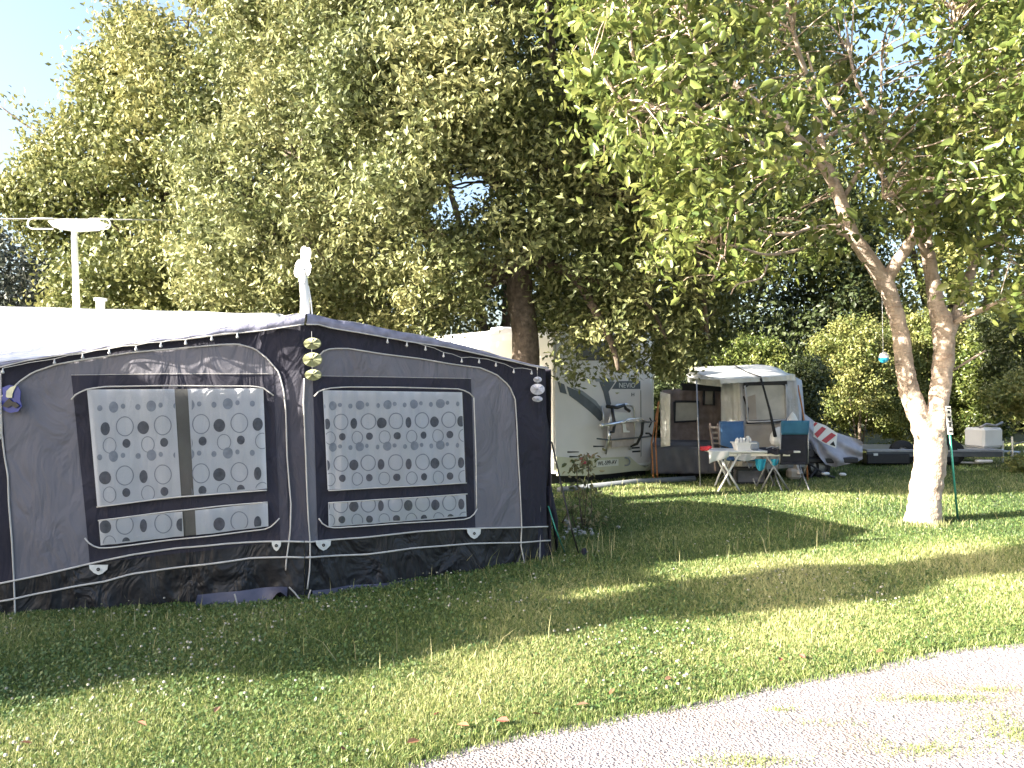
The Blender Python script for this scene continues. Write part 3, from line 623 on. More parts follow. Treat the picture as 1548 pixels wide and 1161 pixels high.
# a long low bank of hedge further back closes the view
pol = [(-200,560),(200,540),(500,560),(800,540),(1000,520),(1300,560),(1500,540),(1800,520),(1800,640),(-200,640)]
P, I, C = clumps(pol, 32, 2, 2600, .8, 26, 61, (), edge=30, gap=-9)
rr = np.random.default_rng(5); m = len(P)
hb = leaves('far_hedgerow', P, rr.uniform(.2, .35, m), rr.uniform(.12, .2, m), LF['dark'], None, rnd=rr.random(m), seed=9)
tag(hb, 'distant dark hedgerow closing the view behind everything', 'hedgerow', kind='stuff')
# unseen tree and added hedge left of frame, throwing long shade over the lawn
def plain_tree(name, label, x, y, rad, h, z0, key, n, seed):
    root = thing(name, (x, y, 0), label, 'tree'); tb = MB(); tb.tube([(x, y, 0), (x, y, h*.5), (x, y, h*.9)], [.12, .09, .03], 10); tb.build('trunk', M['bark_dark'], root, True)
    rr = np.random.default_rng(seed); u = rr.random(n); z = z0+(h-z0)*u; R = rad*(1+.3*np.sin(4.1*z)+.2*np.sin(9.7*z+1))*np.sqrt(np.clip(1-np.abs(2*u-.8)**3/3, .2, 1))*rr.random(n)**.6*np.where(rr.random(n) > .9, 1.45, 1); a = rr.uniform(0, 6.28, n)
    P = np.stack([x+np.cos(a)*R, y+np.sin(a)*R, z], 1)
    leaves('crown', P, rr.uniform(.10, .16, n), rr.uniform(.06, .09, n), LF[key], root, rnd=rr.random(n), seed=seed)
plain_tree('columnar_tree', 'slim dense tree beside the camera, left of the picture', -8.0, 2.30, .42, 7.5, .0, 'dark', 26000, 71)
hx = -7.6
hr = thing('added_shade_hedge', (hx, 4.3, 0), 'unseen hedge added left of the picture to shade the awning front', 'hedge')  # unseen hedge, added for the shade it throws on awning and lawn
rr = np.random.default_rng(72); n = 32000
hy = rr.uniform(2.85, 4.75, n); hz = rr.uniform(0, 1, n)*np.where((hy > 3.2) & (hy < 3.9), 4.1, 3.7)
leaves('crown', np.stack([hx+rr.uniform(-.45, .45, n), hy, hz], 1), rr.uniform(.1, .16, n), rr.uniform(.06, .09, n), LF['dark'], hr, rnd=rr.random(n), seed=72)
tb = MB(); [tb.tube([(hx, y, 0), (hx, y, 2.5)], [.05, .02], 6) for y in (3.1, 3.8, 4.5)]; tb.build('trunk', M['bark_dark'], hr, True)

# ------------------------------------------------------------------ caravan behind the awning
cdir = Vector((.954, .299, 0)); cper = Vector((-.299, .954, 0)); c0 = Vector((-5.48, 8.61, 0))
cstart = c0-cdir*3.0; cend = Vector((-3.45, 9.246, 0))
car = thing('caravan', cstart.lerp(cend, .5)+cper*1.1, 'white touring caravan with a flat roof behind the grey awning', 'caravan')
L_ = (cend-cstart).length
def cpt(u, v, z): return cstart+cdir*u+cper*v+Vector((0, 0, z))
prof = [(0,.35),(0,2.3),(.02,2.42),(.09,2.5),(2.1,2.5),(2.18,2.42),(2.2,2.3),(2.2,.35)]
b = MB(); b.prism([cpt(0, a, z) for a, z in prof], cdir*L_); b.build('body', M['white_paint'], car)
b = MB(); b.tube([cpt(-.01, .05, 2.495), cpt(L_+.01, .05, 2.495)], .012, 6); b.build('awning_rail', M['steel'], car)
for u in (2.3, 3.2):
    for v in (.12, 2.08):
        wb = MB(); wb.lathe(cpt(u, v, .3), [(.16,-.1),(.29,-.1),(.31,-.05),(.31,.05),(.29,.1),(.16,.1)], 24, axis='Y'); wh = wb.build('wheel', M['black'], car, True)
        rb = MB(); rb.lathe(cpt(u, v, .3), [(.001,.09),(.1,.09),(.16,.07),(.16,-.07),(.001,-.09)], 20, axis='Y'); rb.build('rim', M['steel'], wh, True)
for nm, px, py0, wd in (('roof_vent', 152, 451, .10), ('roof_hatch', 62, 452, .30)):
    q = at(px, py0, 9.9); vb = MB()
    if nm == 'roof_vent': vb.lathe((q.x, q.y, 2.5), [(.05,0),(.05,q.z-2.53),(.075,q.z-2.53),(.075,q.z-2.5),(.001,q.z-2.49)], 16)
    else: vb.box((q.x, q.y, 2.55), (.34,.34,.10), .3, bev=.02)
    vb.build(nm, M['white_plastic'], car)
wb = MB(); wb.box(cpt(L_+.004, 1.1, 1.55), (.02,1.3,.6), math.atan2(.299, .954), bev=.008); wb.build('window', M['glass_dark'], car)
# TV aerial
Ya = 9.9; ab = at(116, 466, Ya)
aer = thing('television_aerial', (ab.x, ab.y, 2.5), 'white tv aerial with a wide flat head on a mast over the caravan roof', 'aerial')
b = MB(); b.tube([(ab.x, ab.y, 2.5), at(114, 400, Ya), at(112, 345, Ya)], [.040, .036, .034], 12); b.lathe((ab.x, ab.y, 2.5), [(.09,0),(.09,.02),(.05,.05)], 16); b.build('mast', M['white_paint'], aer, True)
b = MB()
b.prism([at(72,334,Ya-.1), at(96,331,Ya-.1), at(140,332,Ya-.1), at(156,336,Ya-.1), at(140,345,Ya-.1), at(108,347,Ya-.1), at(80,343,Ya-.1)], (0, .16, 0))
b.build('head', M['white_plastic'], aer)
for (x0, x1, y0, y1) in ((80,42,330,346),(135,167,331,346)):
    b = MB(); s = 1 if x1 > x0 else -1; pts = [at(x0, y0, Ya)]+[at(x1-s*8+s*8*math.sin(t), (y0+y1)/2-(y1-y0)/2*math.cos(t), Ya) for t in np.linspace(0, math.pi, 8)]+[at(x0, y1, Ya)]
    b.tube(pts, .010, 6); b.build('loop_element', M['white_paint'], aer, True)
b = MB(); b.tube([at(113,352,Ya-.03), at(110,380,Ya-.05), at(113,420,Ya-.05), at(116,462,Ya-.05)], .006, 6); b.build('cable', M['white_plastic'], aer)
b = MB(); b.tube([at(-500,318,13), at(-200,328,12.6), at(0,331,12), at(50,331,12), at(200,332,12.2), at(260,333,12.6)], .010, 6)
tag(b.build('overhead_cable', M['steel']), 'thin overhead cable crossing the sky at the left by the aerial', 'cable')

# ------------------------------------------------------------------ AWNING
gL = gnd(25, 930); gM = gnd(458, 905); gR = gnd(833, 845)
def wallpt(px, py, off=0, side=None):
    if side is None: side = 'L' if px < 460 else 'R'
    P0, P1 = (gL, gM) if side == 'L' else (gM, gR)
    d = (P1-P0).normalized(); a = (px-HX)/FPX
    t = (a*P0.y-P0.x)/(d.x-a*d.y); Y = P0.y+t*d.y
    p = at(px, py, Y); nrm = Vector((d.y, -d.x, 0))
    z = p.z; wob = .010*math.sin(px*.021+z*1.3)+.006*math.sin(px*.055+z*4.1+1)+.012*math.exp(-max(z, 0)*2.2)*math.sin(px*.045)
    if z < .3: wob += (.3-z)*.05*math.sin(px*.09)
    return p+nrm*(off+wob)
def resamp(pl, n):
    pl = [Vector((p[0], p[1])) for p in pl]; d = [0]
    for i in range(len(pl)-1): d.append(d[-1]+(pl[i+1]-pl[i]).length)
    out = []
    for k in range(n):
        t = d[-1]*k/(n-1); i = 0
        while i < len(d)-2 and d[i+1] < t: i += 1
        s = (t-d[i])/max(1e-9, d[i+1]-d[i]); out.append(pl[i].lerp(pl[i+1], min(1, s)))
    return out
def sheet(mb, T, B, off, side, nu=48, nv=14, mi=0, fn=None):
    T = resamp(T, nu); B = resamp(B, nu); rows = []
    for j in range(nv):
        v = j/(nv-1); row = []
        for i in range(nu):
            p = B[i].lerp(T[i], v); o = off+(fn(p.x, p.y) if fn else 0); row.append(wallpt(p.x, p.y, o, side))
        rows.append(row)
    mb.grid(rows, mi); return mb
aw = thing('caravan_awning', gM+Vector((0, .1, 0)), 'dark grey canvas caravan awning with two curtained windows', 'awning')
topL = [(-40,566),(-5,558),(40,546),(90,538),(140,531),(180,524),(220,519),(280,514),(340,506),(400,500),(460,491)]
topR = [(460,491),(478,491),(500,497),(617,517),(670,525),(710,533),(772,547),(800,554),(824,558)]
l1L = [(-40,890),(0,881),(60,869),(130,853),(200,838),(270,828),(340,821),(400,818),(437,817.5),(460,818.5)]
l2L = [(-40,917),(0,908),(50,898),(100,888),(160,878),(200,867),(280,856),(380,843),(437,841),(460,842)]
l1R = [(460,818.5),(468,819),(549,812),(629,803),(679,799.5),(730,798),(790,797),(828,796)]
l2R = [(460,842),(468,842),(549,838),(623,828),(710,821),(787,820),(832,817)]
botL = [(-40,955),(27,945),(150,940),(300,934),(430,918),(460,912)]
botR = [(460,912),(500,904),(560,896),(640,884),(760,868),(834,856)]
b = MB(); sheet(b, topL, l1L, 0, 'L', 60, 20); sheet(b, topR[:-1]+[(824,558)], l1R, 0, 'R', 60, 20); b.build('front_wall', M['canvas_dark'], aw, True)
def pleat(px, py): return .03*math.sin((px-440)*.05)*max(0, (py-840)/70)*math.exp(-((px-420)/140)**2)
b = MB(); sheet(b, l1L, botL, .004, 'L', 60, 12, fn=pleat); sheet(b, l1R, botR, .004, 'R', 60, 12); b.build('skirt', M['skirt'], aw, True)
# right edge of the wall bulges round the corner pole
b = MB(); cr_ = [(824,557),(825,575),(823,600),(828,630),(834,660),(834,700),(829,740),(826,770),(829,796),(833,820),(835,856)]
rows = []
for p in resamp(cr_, 22):
    a = wallpt(812, p.y, .002, 'R'); c = wallpt(p.x, p.y, -.02, 'R'); e = c+Vector((-.10, .14, 0)); rows.append([a, a.lerp(c, .5)+Vector((.0,-.02,0)), c, c.lerp(e, .5)+Vector((.03,.0,0)), e])
b.grid(rows); b.build('corner_panel', M['canvas_dark'], aw, True)
# right side wall and left side wall
perp = Vector((-.44, .90, 0))
b = MB(); q = gR+Vector((0,0,0)); pts = []
for z0_, z1_, s in ((0, 1.80, 0), (0, 1.82, .5), (0, 1.87, 1)):
    p = q+perp*2.0*s; pts.append([Vector((p.x, p.y, z0_)), Vector((p.x, p.y, z1_))])
b.grid(pts); b.build('side_wall', M['canvas_dark'], aw, solid=.004); b = MB()
ql = wallpt(-40, 950, 0, 'L'); pts = []
for s, z1_ in ((0, 1.74), (.5, 2.0), (1, 2.3)):
    p = Vector((ql.x, ql.y, 0))+perp*3.0*s; pts.append([Vector((p.x, p.y, 0)), Vector((p.x, p.y, z1_))])
b.grid(pts); b.build('side_wall', M['canvas_dark'], aw, solid=.004)
# grey panels
gpL_T = [(4,600),(20,588),(32,576),(50,563),(85,551),(130,543),(200,533),(290,525),(345,520.5),(362,520.5),(385,527),(403,541),(422,563),(429,590)]
gpL_B = [(22,876),(60,868),(130,853),(200,838),(270,828),(340,821),(400,818),(437,818)]
def panel(T, B, side, off, name, m, nu=60, nv=24):
    b = MB(); sheet(b, T, B, off, side, nu, nv); return b.build(name, m, aw, True)
# grey panel as columns: split left body, centre, right strip so edges stay true
def strip(Tl, Bl, Tr, Br): return
panel([(4,600),(20,588),(32,576),(50,563),(85,551),(112,546)], [(24,876),(45,872),(70,867),(95,861),(120,855.5),(138,851.5)], 'L', .006, 'grey_panel', M['canvas_grey'])
panel([(112,546),(130,543),(200,533),(290,525),(345,520.5),(362,520.5),(372,523)], [(112,572),(250,570),(372,570)], 'L', .0065, 'grey_panel', M['canvas_grey'])
panel([(372,523),(385,527),(403,541),(412,551)], [(372,570),(385,570),(403,570),(413,570)], 'L', .007, 'grey_panel', M['canvas_grey'])
panel([(409,549),(413,552),(422,563),(429,588)], [(422,819),(428,818.5),(433,818),(437.5,817.5)], 'L', .006, 'grey_panel', M['canvas_strip'])
panel([(429,588),(440,560),(452,560),(459,575)], [(438,818),(445,818),(455,818.3),(467,819)], 'L', .002, 'zip_panel', M['canvas_strip'])
panel([(459,573),(464,566),(470,560),(474,556)], [(466.5,819),(471,818.7),(476,818.4),(482,817.8)], 'R', .006, 'grey_panel', M['canvas_grey'])
panel([(473,545),(481,538),(488,532),(499,527),(524,527),(574,535),(633,542),(679,550),(712,554)], [(473,574),(600,577),(712,579)], 'R', .0065, 'grey_panel', M['canvas_grey'])
panel([(710,553.5),(726,556),(750,566),(762,575),(769,583),(778,604)], [(717,798.5),(735,798),(755,797.5),(770,797),(788,797)], 'R', .006, 'grey_panel', M['canvas_grey'])
# windows: dark frame > two curtains, lower valance curtain, film
def pipe(name, pts, side, parent, off=.016, rad=.006, m='piping'):
    n = max(6, int(sum(math.hypot(pts[i+1][0]-pts[i][0], pts[i+1][1]-pts[i][1]) for i in range(len(pts)-1))/9))
    P = [wallpt(p.x, p.y, off, side) for p in resamp(pts, n)]; b = MB(); b.tube(P, rad, 6); return b.build(name, M[m], parent, True)
def bil(q, u, v):     # q = TL,TR,BR,BL
    a = Vector(q[0]).lerp(Vector(q[1]), u); c = Vector(q[3]).lerp(Vector(q[2]), u); return a.lerp(c, v)
def curtain(parent, q, side, u0, u1, tile, folds, off=.011, name='curtain', lower=False, origin=(0,0)):
    b = MB(); nu, nv = 70, 8
    def cf(px): return .006*math.sin(px*folds)+.004*math.sin(px*folds*2.3+1)
    rows = []
    for j in range(nv):
        row = []
        for i in range(nu):
            p = bil(q, u0+(u1-u0)*i/(nu-1), j/(nv-1)); row.append(wallpt(p.x, p.y, off+cf(p.x), side))
        rows.append(row)
    b.grid(rows[::-1], 0)
    (x0, y0), (x1, y1), (x2, y2), (x3, y3) = q
    xmin = x0+(x1-x0)*u0; xmax = x0+(x1-x0)*u1
    def disc(cx, cy, rx, ry, mi, lay, ring=0):
        def cl(fx, fy):
            lx = x0+(x3-x0)*max(0, min(1, (fy-y0)/(y3-y0))) if u0 == 0 else xmin+(x3-x0)*.35
            rxx = x1+(x2-x1)*max(0, min(1, (fy-y1)/(y2-y1))) if u1 == 1 else xmax+(x2-x1)*.35
            fx2 = max(lx+1, min(rxx-1, fx)); s = (fx2-x0)/(x1-x0); top_ = y0+(y1-y0)*s; bt = y3+(y2-y3)*s
            return fx2, max(top_+1, min(bt-2, fy))
        def w(fx, fy):
            ax, ay = cl(fx, fy); return wallpt(ax, ay, off+cf(ax)+.002+.0006*lay, side)
        if ring:
            n = 26; P = [w(cx+rx*math.cos(2*math.pi*k/n), cy+ry*math.sin(2*math.pi*k/n)) for k in range(n)]; Q = [w(cx+(rx-ring)*math.cos(2*math.pi*k/n), cy+(ry-ring)*math.sin(2*math.pi*k/n)) for k in range(n)]
            b.add(P+Q, [(i, (i+1) % n, n+(i+1) % n, n+i) for i in range(n)], mi); return
        n = 13; up_ = []; dn = []
        for k in range(n):
            t = math.pi*k/(n-1); fx = cx-rx*math.cos(t); h = ry*math.sin(t)+.05; up_.append(w(fx, cy-h)); dn.append(w(fx, cy+h))
        if max((p-up_[0]).length for p in up_+dn) < .010: return
        b.add(dn+up_, [(i, i+1, n+i+1, n+i) for i in range(n-1)], mi)
    tx, ty, sc, sk = tile; ox, oy = origin
    for i in range(-3, 14):
        for j in range(-3, 6):
            cx = ox+i*tx; cy = oy+j*ty+(cx-ox)*sk
            if cx < xmin-tx*.3 or cx > xmax+tx*.3 or cy < min(y0, y1)-8 or cy > max(y2, y3)+6: continue
            s2 = (cx-x0)/(x1-x0); tp = y0+(y1-y0)*s2; bt = y3+(y2-y3)*s2
            def dd(ax, ay, *a):
                if xmin-4 < ax < xmax+4 and tp-3 < ay < bt+3: disc(ax, ay, *a)
            w_ = .75+.35*math.sin(i*2.3+j)
            dd(cx, cy, 8.2*sc*max(.6, min(1, w_)), 8.8*sc, 1, 0)
            dd(cx-tx*.44, cy+ty*.32, 5.4*sc, 6*sc, 1, 0)
            dd(cx+tx*.22, cy-ty*.44, 6.6*sc, 7.5*sc, 2, 0)
            dd(cx-tx*.14, cy-ty*.42, 3.4*sc, 4*sc, 2, 1)
            dd(cx+tx*.47, cy-ty*.46, 3*sc, 3.4*sc, 2, 1)
            dd(cx+tx*.52, cy-ty*.05, 12*sc, 13.5*sc, 3, 1, 1.5)
            dd(cx+tx*.12, cy+ty*.34, 9.5*sc, 11*sc, 3, 1, 1.2)
    return b.build(name, [M['curtain'], M['dot_dark'], M['dot_mid'], M['dot_ring']], parent, False)
def window(frame, q1, q2, side, tile, org, gapu, label):
    fT = [frame[0], frame[1]]; fB = [frame[3], frame[2]]
    b = MB(); sheet(b, fT, fB, .009, side, 40, 24); wn = b.build('window', M['canvas_frame'], aw, True)
    for qi, q in enumerate((q1, q2)):
        bk = MB(); rows = [[wallpt(bil(q, i/20, j/4).x, bil(q, i/20, j/4).y, .0115, side) for i in range(21)] for j in range(5)]
        if gapu:
            bk.grid(rows[::-1]); bk.build('interior_view', M['interior'], wn)
            curtain(wn, q, side, 0, gapu[0], tile, .11, .026, origin=org); curtain(wn, q, side, gapu[1], 1, tile, .12, .026, origin=org)
        else: curtain(wn, q, side, 0, 1, tile, .16, .026, origin=org)
        fb = MB(); rows = [[wallpt(bil(q, i/20, j/4).x, bil(q, i/20, j/4).y, .042, side) for i in range(21)] for j in range(5)]
        fb.grid(rows[::-1]); fb.build('window_film', M['film'], wn)
    return wn
wL = window([(108,567),(413,566),(424,818.5),(136,852)], [(133,589),(398,587),(404,738),(148,765)], [(150,786),(405,759),(406,795),(153,824)], 'L', (57.5,74,1.12,-.03), (160,648), (.497,.572), 'L')
wR = window([(472,569),(712,573),(718,798.5),(481,817.5)], [(486,590),(697,593),(702,730),(494,740)], [(495,759),(702,746),(703,780),(496,796)], 'R', (40.6,62.5,.92,-.02), (533,640), None, 'R')
for pts, sd_, wn in (([(110,604),(118,595),(135,588),(160,584.5),(250,583),(385,584),(400,587),(414,598)], 'L', wL), ([(148,765.5),(270,750),(404,740)], 'L', wL), ([(150,786),(260,772),(330,764),(405,758)], 'L', wL),
        ([(130,812),(138,822),(150,827),(165,827),(260,815),(400,799),(412,794),(423,782)], 'L', wL),
        ([(472,599),(478,592),(492,587),(520,585),(600,585.5),(690,588),(704,592),(713,601)], 'R', wR), ([(494,741),(560,737),(702,729.5)], 'R', wR), ([(495,759.5),(560,755),(703,746)], 'R', wR),
        ([(480,783),(486,792),(496,797),(510,797),(600,790),(700,784),(711,780),(718,768)], 'R', wR), ([(713,601),(714,640),(716,700),(717,768)], 'R', wR)):
    pipe('piping', pts, sd_, wn, .042, .0055)
# long piping lines
pipe('piping', gpL_T+[(432,620),(434,690),(438,740),(440,762),(439,800),(437,818),(433,846),(432,861)], 'L', aw)
pipe('piping', [(3,560),(4,610),(5,654),(9,690),(14,719),(15,760),(20,820),(22,855),(25,900),(27,940)], 'L', aw)
pipe('piping', [(459,572),(458,610),(460,650),(462,690),(464,740),(466,790),(468,819),(467,860),(463,890)], 'R', aw)
pipe('piping', [(476,545),(481,538),(488,531),(499,527),(524,527),(574,535),(633,542),(679,550),(726,556),(750,566),(769,583),(778,604),(781,642),(784,704),(785,722),(788,797),(786,824),(792,853)], 'R', aw)
for l, s in ((l1L,'L'),(l2L,'L'),(l1R,'R'),(l2R,'R')): pipe('piping', l, s, aw, .018, .0075)
pipe('seam', [(108,567),(250,565),(413,565)], 'L', aw, .011, .002); pipe('seam', [(472,568),(600,570),(712,572)], 'R', aw, .011, .002)
# tie-down tabs
for (px, py, s, w_) in ((150,858,'L',1.2),(418,822,'L',.6),(488,822,'R',1.0),(714,804,'R',.9)):
    P = [wallpt(px+dx*w_, py+dy, .024, s) for dx, dy in ((-12,-5),(12,-5),(11,2),(5,8),(0,10),(-6,7),(-11,1))]
    n_ = Vector((.3,-.9,0))*.004; b = MB(); b.prism(P, n_); t_ = b.build('fixing_tab', M['label'], aw)
    e = MB(); e.lathe(wallpt(px, py+1.5, .029, s)+n_, [(.004,.004),(.012,.004),(.012,-.002)], 12, axis='Y'); e.build('eyelet', M['black'], t_)
# mud flap at the bottom of the skirt, left of centre
b = MB(); rows = []
for v in np.linspace(0, 1, 7):
    row = []
    for u in np.linspace(0, 1, 30):
        px = 300+135*u; top_ = 897-13*u if u < .95 else 885; py = top_+(8+22*math.sin(min(1, u*1.1)*math.pi)**.8+5*math.sin(u*19))*v
        row.append(wallpt(px, py, .03+.10*v+.02*math.sin(u*17+v*3)*v, 'L'))
    rows.append(row)
b.grid(rows); b.build('mud_flap', M['flap'], aw, True)
b = MB(); rows = []
for v in np.linspace(0, 1, 5):
    rows.append([wallpt(470+230*u, (892-26*u)+(13-8*u+2*math.sin(u*23))*v, .025+.06*v+.01*math.sin(u*21), 'R') for u in np.linspace(0, 1, 40)])
b.grid(rows); b.build('mud_flap', M['flap'], aw, True)
# roof
def ctop(s): return Vector((cstart.lerp(cend, s).x, cstart.lerp(cend, s).y, 2.495))
rtL = [(-60,558),(-20,552),(0,549),(60,540),(120,530),(155,523),(217,516),(279,507),(330,498),(372,490),(420,481),(446,476),(462,474)]
rtR = [(462,474),(480,477),(500,483),(560,493),(640,509),(700,522),(760,540),(800,551),(825,556)]
fl = [wallpt(p.x, p.y, .02, 'L') for p in resamp(rtL, 40)]; fr = [wallpt(p.x, p.y, .02, 'R') for p in resamp(rtR, 30)]
bl = [ctop(.40)+(Vector((-2.75, 9.47, 2.50))-ctop(.40))*(i/39) for i in range(40)]; e1 = Vector((gR.x, gR.y, 0))+perp*2.0+Vector((0,0,1.88)); br = [bl[-1].lerp(e1, i/29) for i in range(30)]
b = MB()
for F_, B_ in ((fl, bl), (fr, br)):
    rows = []
    for j in range(13):
        v = j/12; rows.append([F_[i].lerp(B_[i], v)-Vector((0, 0, .05*math.sin(math.pi*v)+.006*math.sin(i*.8+j))) for i in range(len(F_))])
    b.grid(rows)
b.build('roof', M['roof_canvas'], aw, True, solid=.004)
# valance / folded roof edge
b = MB()
for T_, B_, s in ((rtL, topL, 'L'), (rtR, topR, 'R')):
    T_ = resamp(T_, 60); B_ = resamp(B_, 60); rows = []
    for j in range(5):
        v = j/4; rows.append([wallpt(T_[i].lerp(B_[i], v).x, T_[i].lerp(B_[i], v).y, .028+.022*math.sin(v*2.6)+.004*math.sin(i*1.3+j), s) for i in range(60)])
    b.grid(rows[::-1])
b.build('valance', M['valance'], aw, True)
pipe('valance_edge', topL, 'L', aw, .045, .0055); pipe('valance_edge', topR, 'R', aw, .045, .0055)
# frame poles inside
for px, py0, s in ((452,492,'L'),(818,560,'R'),(-30,562,'L')):
    b = MB(); p = wallpt(px, py0, -.03, s); b.tube([(p.x, p.y, 0), (p.x, p.y, p.z)], .014, 8); b.build('frame_pole', M['steel'], aw)
# pegs with rubber loops at the centre base
for nm, pts in (('tent_peg', [(438,882),(446,890),(452,898),(462,906)]), ('tent_peg', [(357,892),(360,902),(363,916)]), ('tent_peg', [(470,887),(467,896),(466,910)])):
    b = MB(); b.tube([wallpt(p[0], p[1], .10, 'L') for p in pts], .006, 6)
    tag(b.build(nm, M['concrete']), {438: 'pale ladder strap and peg slanting at the foot of the awning seam', 357: 'small pale peg holding the loose mud flap of the awning', 470: 'short upright peg right of the awning centre seam'}[pts[0][0]], 'tent peg')
# string of bulbs under the eaves
sl = thing('string_lights', wallpt(300, 512, .06, 'L'), 'string of small clear bulbs hanging under the awning eaves', 'string lights')
bulbs = [(10,562,'L'),(86,548,'L'),(128,540,'L'),(168,533,'L'),(209,528,'L'),(246,523,'L'),(283,519,'L'),(322,513,'L'),(360,509,'L'),(580,517,'R'),(610,522,'R'),(638,528,'R'),(665,538,'R'),(693,546,'R'),(720,547,'R'),(745,552,'R'),(771,562,'R'),(797,564,'R')]
for seg in (bulbs[:9], bulbs[9:]):
    P = []
    for i, (x, y, s) in enumerate(seg):
        P.append(wallpt(x, y-5, .058, s))
        if i < len(seg)-1: x2, y2, s2 = seg[i+1]; P.append(wallpt((x+x2)/2, (y+y2)/2-6.5, .055, s))
    b = MB(); b.tube(P, .0025, 5); b.build('cable', M['piping'], sl)
for (x, y, s) in bulbs:
    p = wallpt(x, y, .06, s); b = MB(); b.lathe(p, [(.003,.024),(.005,.015),(.006,.006),(.011,-.003),(.010,-.011),(.001,-.016)], 10); b.build('bulb', M['bulb'], sl, True)
# hanging ornaments
def ornament(label, items, Ypt, m, cord=True, side='L'):
    px0, py0 = items[0][0], items[0][1]-12; rt = thing('hanging_ornament', wallpt(px0, py0, .09, side), label, 'ornament')
    b = MB(); b.tube([wallpt(px0, py0-6, .085, side)]+[wallpt(x, y, .085, side) for x, y, _, _ in items], .002, 4); b.build('cord', M['steel'], rt)
    for (x, y, rx, ry) in items:
        c = wallpt(x, y, .09, side); b = MB(); k = c.y/FPX
        for q in range(12):           # petal fan around each disc
            a = 2*math.pi*q/12; a2 = a+.36; R1, R2 = rx*k, ry*k
            b.add([c+Vector((math.cos(a-.05)*R1*.15, -.012, math.sin(a-.05)*R2*.15)), c+Vector((math.cos(a-.2)*R1*.95, -.004+.012*math.sin(q*2), math.sin(a-.2)*R2*.95)), c+Vector((math.cos(a2)*R1, .008, math.sin(a2)*R2)), c+Vector((math.cos(a2)*R1*.2, -.006, math.sin(a2)*R2*.2))], [(0,1,2,3)])
        b.lathe(c+Vector((0,.012,0)), [(.001,.006),(rx*k*.8,.0),(rx*k*.99,-.004)], 24, axis='Y', sq=(1, ry/rx)); b.build('petal_disc', m, rt)
    return rt
ornament('three dull lime petal discs hanging in a row at the awning peak', [(465,520,13.5,9),(465,544,15,11),(466,567,13,8.5)], 0, M['lime'], side='R')
ornament('three clear ringed discs hanging at the right awning corner', [(803,574,6.5,4.5),(803,588.5,11,8.5),(803,603,8,4.5)], 0, M['clear'], side='R')
mo = thing('moon_ornament', wallpt(22, 600, .06, 'L'), 'blue ornament with a crescent moon and dark roof hanging at the far left', 'ornament')
b = MB(); c = wallpt(22, 600, .05, 'L'); k = c.y/FPX
b.prism([c+Vector((k*dx, 0, k*dz)) for dx, dz in ((-14,14),(-4,18),(10,16),(14,8),(13,-4),(16,-14),(10,-22),(-2,-24),(-12,-20),(-15,-8),(-13,4))], (0, .006, 0)); b.build('disc', M['ultramarine'], mo)
b = MB(); b.prism([c+Vector((k*dx, -.004, k*dz)) for dx, dz in ((9,18),(0,15),(-6,9),(-7,1),(-5,-1),(2,-1),(3,6),(6,12))], (0, -.006, 0)); b.build('crescent', M['moon'], mo)
b = MB(); b.prism([c+Vector((k*dx, -.005, k*dz)) for dx, dz in ((-2,-2),(3,-7),(8,-8),(14,-13),(8,-17),(2,-13),(-4,-16),(-12,-14),(-9,-9))], (0, -.008, 0)); b.build('dark_figure', M['black_plastic'], mo)
b = MB(); b.tube([wallpt(3, 606, .05,'L'), wallpt(5, 640, .05,'L'), wallpt(5, 662, .05,'L')], [.008,.004,.004], 6)
for y in (608,618,624,640,654,661): b.lathe(wallpt(4.6, y, .05, 'L'), [(.001,.014),(.012,0),(.001,-.014)], 8)
tag(b.build('bead_string', M['label'], None, True), 'string of pale beads hanging on the far left awning seam', 'beads')
# white flower whirligig on the peak
Yf = 6.35
wf = thing('flower_windmill', at(462, 474, Yf), 'white flower windmill on a wrapped post above the awning peak', 'windmill')
b = MB(); b.tube([at(461,476,Yf), at(461,450,Yf), at(459,425,Yf), at(458,408,Yf)], [.040,.036,.034,.028], 12); b.build('post', M['white_plastic'], wf, True)
for a, ln, wd in ((90,34,10),(70,33,8),(150,19,11),(200,21,12),(20,16,10),(-20,15,10),(-100,24,10)):
    ra = math.radians(a); u = Vector((math.cos(ra)*.85, -math.cos(ra)*.5, math.sin(ra))); v = Vector((-math.sin(ra)*.85, math.sin(ra)*.5, math.cos(ra))); c = at(459,406,Yf-.04); k = Yf/FPX; P = []
    for t in np.linspace(0, 2*math.pi, 14, endpoint=False): P.append(c+u*k*(ln*.5+ln*.5*math.cos(t))+v*k*wd*math.sin(t)*(.7+.3*math.cos(t+.5))+Vector((0, -.012*math.sin(t), 0)))
    b = MB(); b.prism(P, (0, .006, 0)); b.build('petal', M['white_plastic'], wf)
b = MB(); b.lathe(at(459,406,Yf-.045), [(.001,.012),(.014,.008),(.016,-.004)], 12, axis='Y'); b.build('hub', M['grey_plastic'], wf)
b = MB(); b.tube([at(466,432,Yf), at(470,455,Yf), at(472,476,Yf)], .006, 6); b.build('stay', M['white_plastic'], wf)
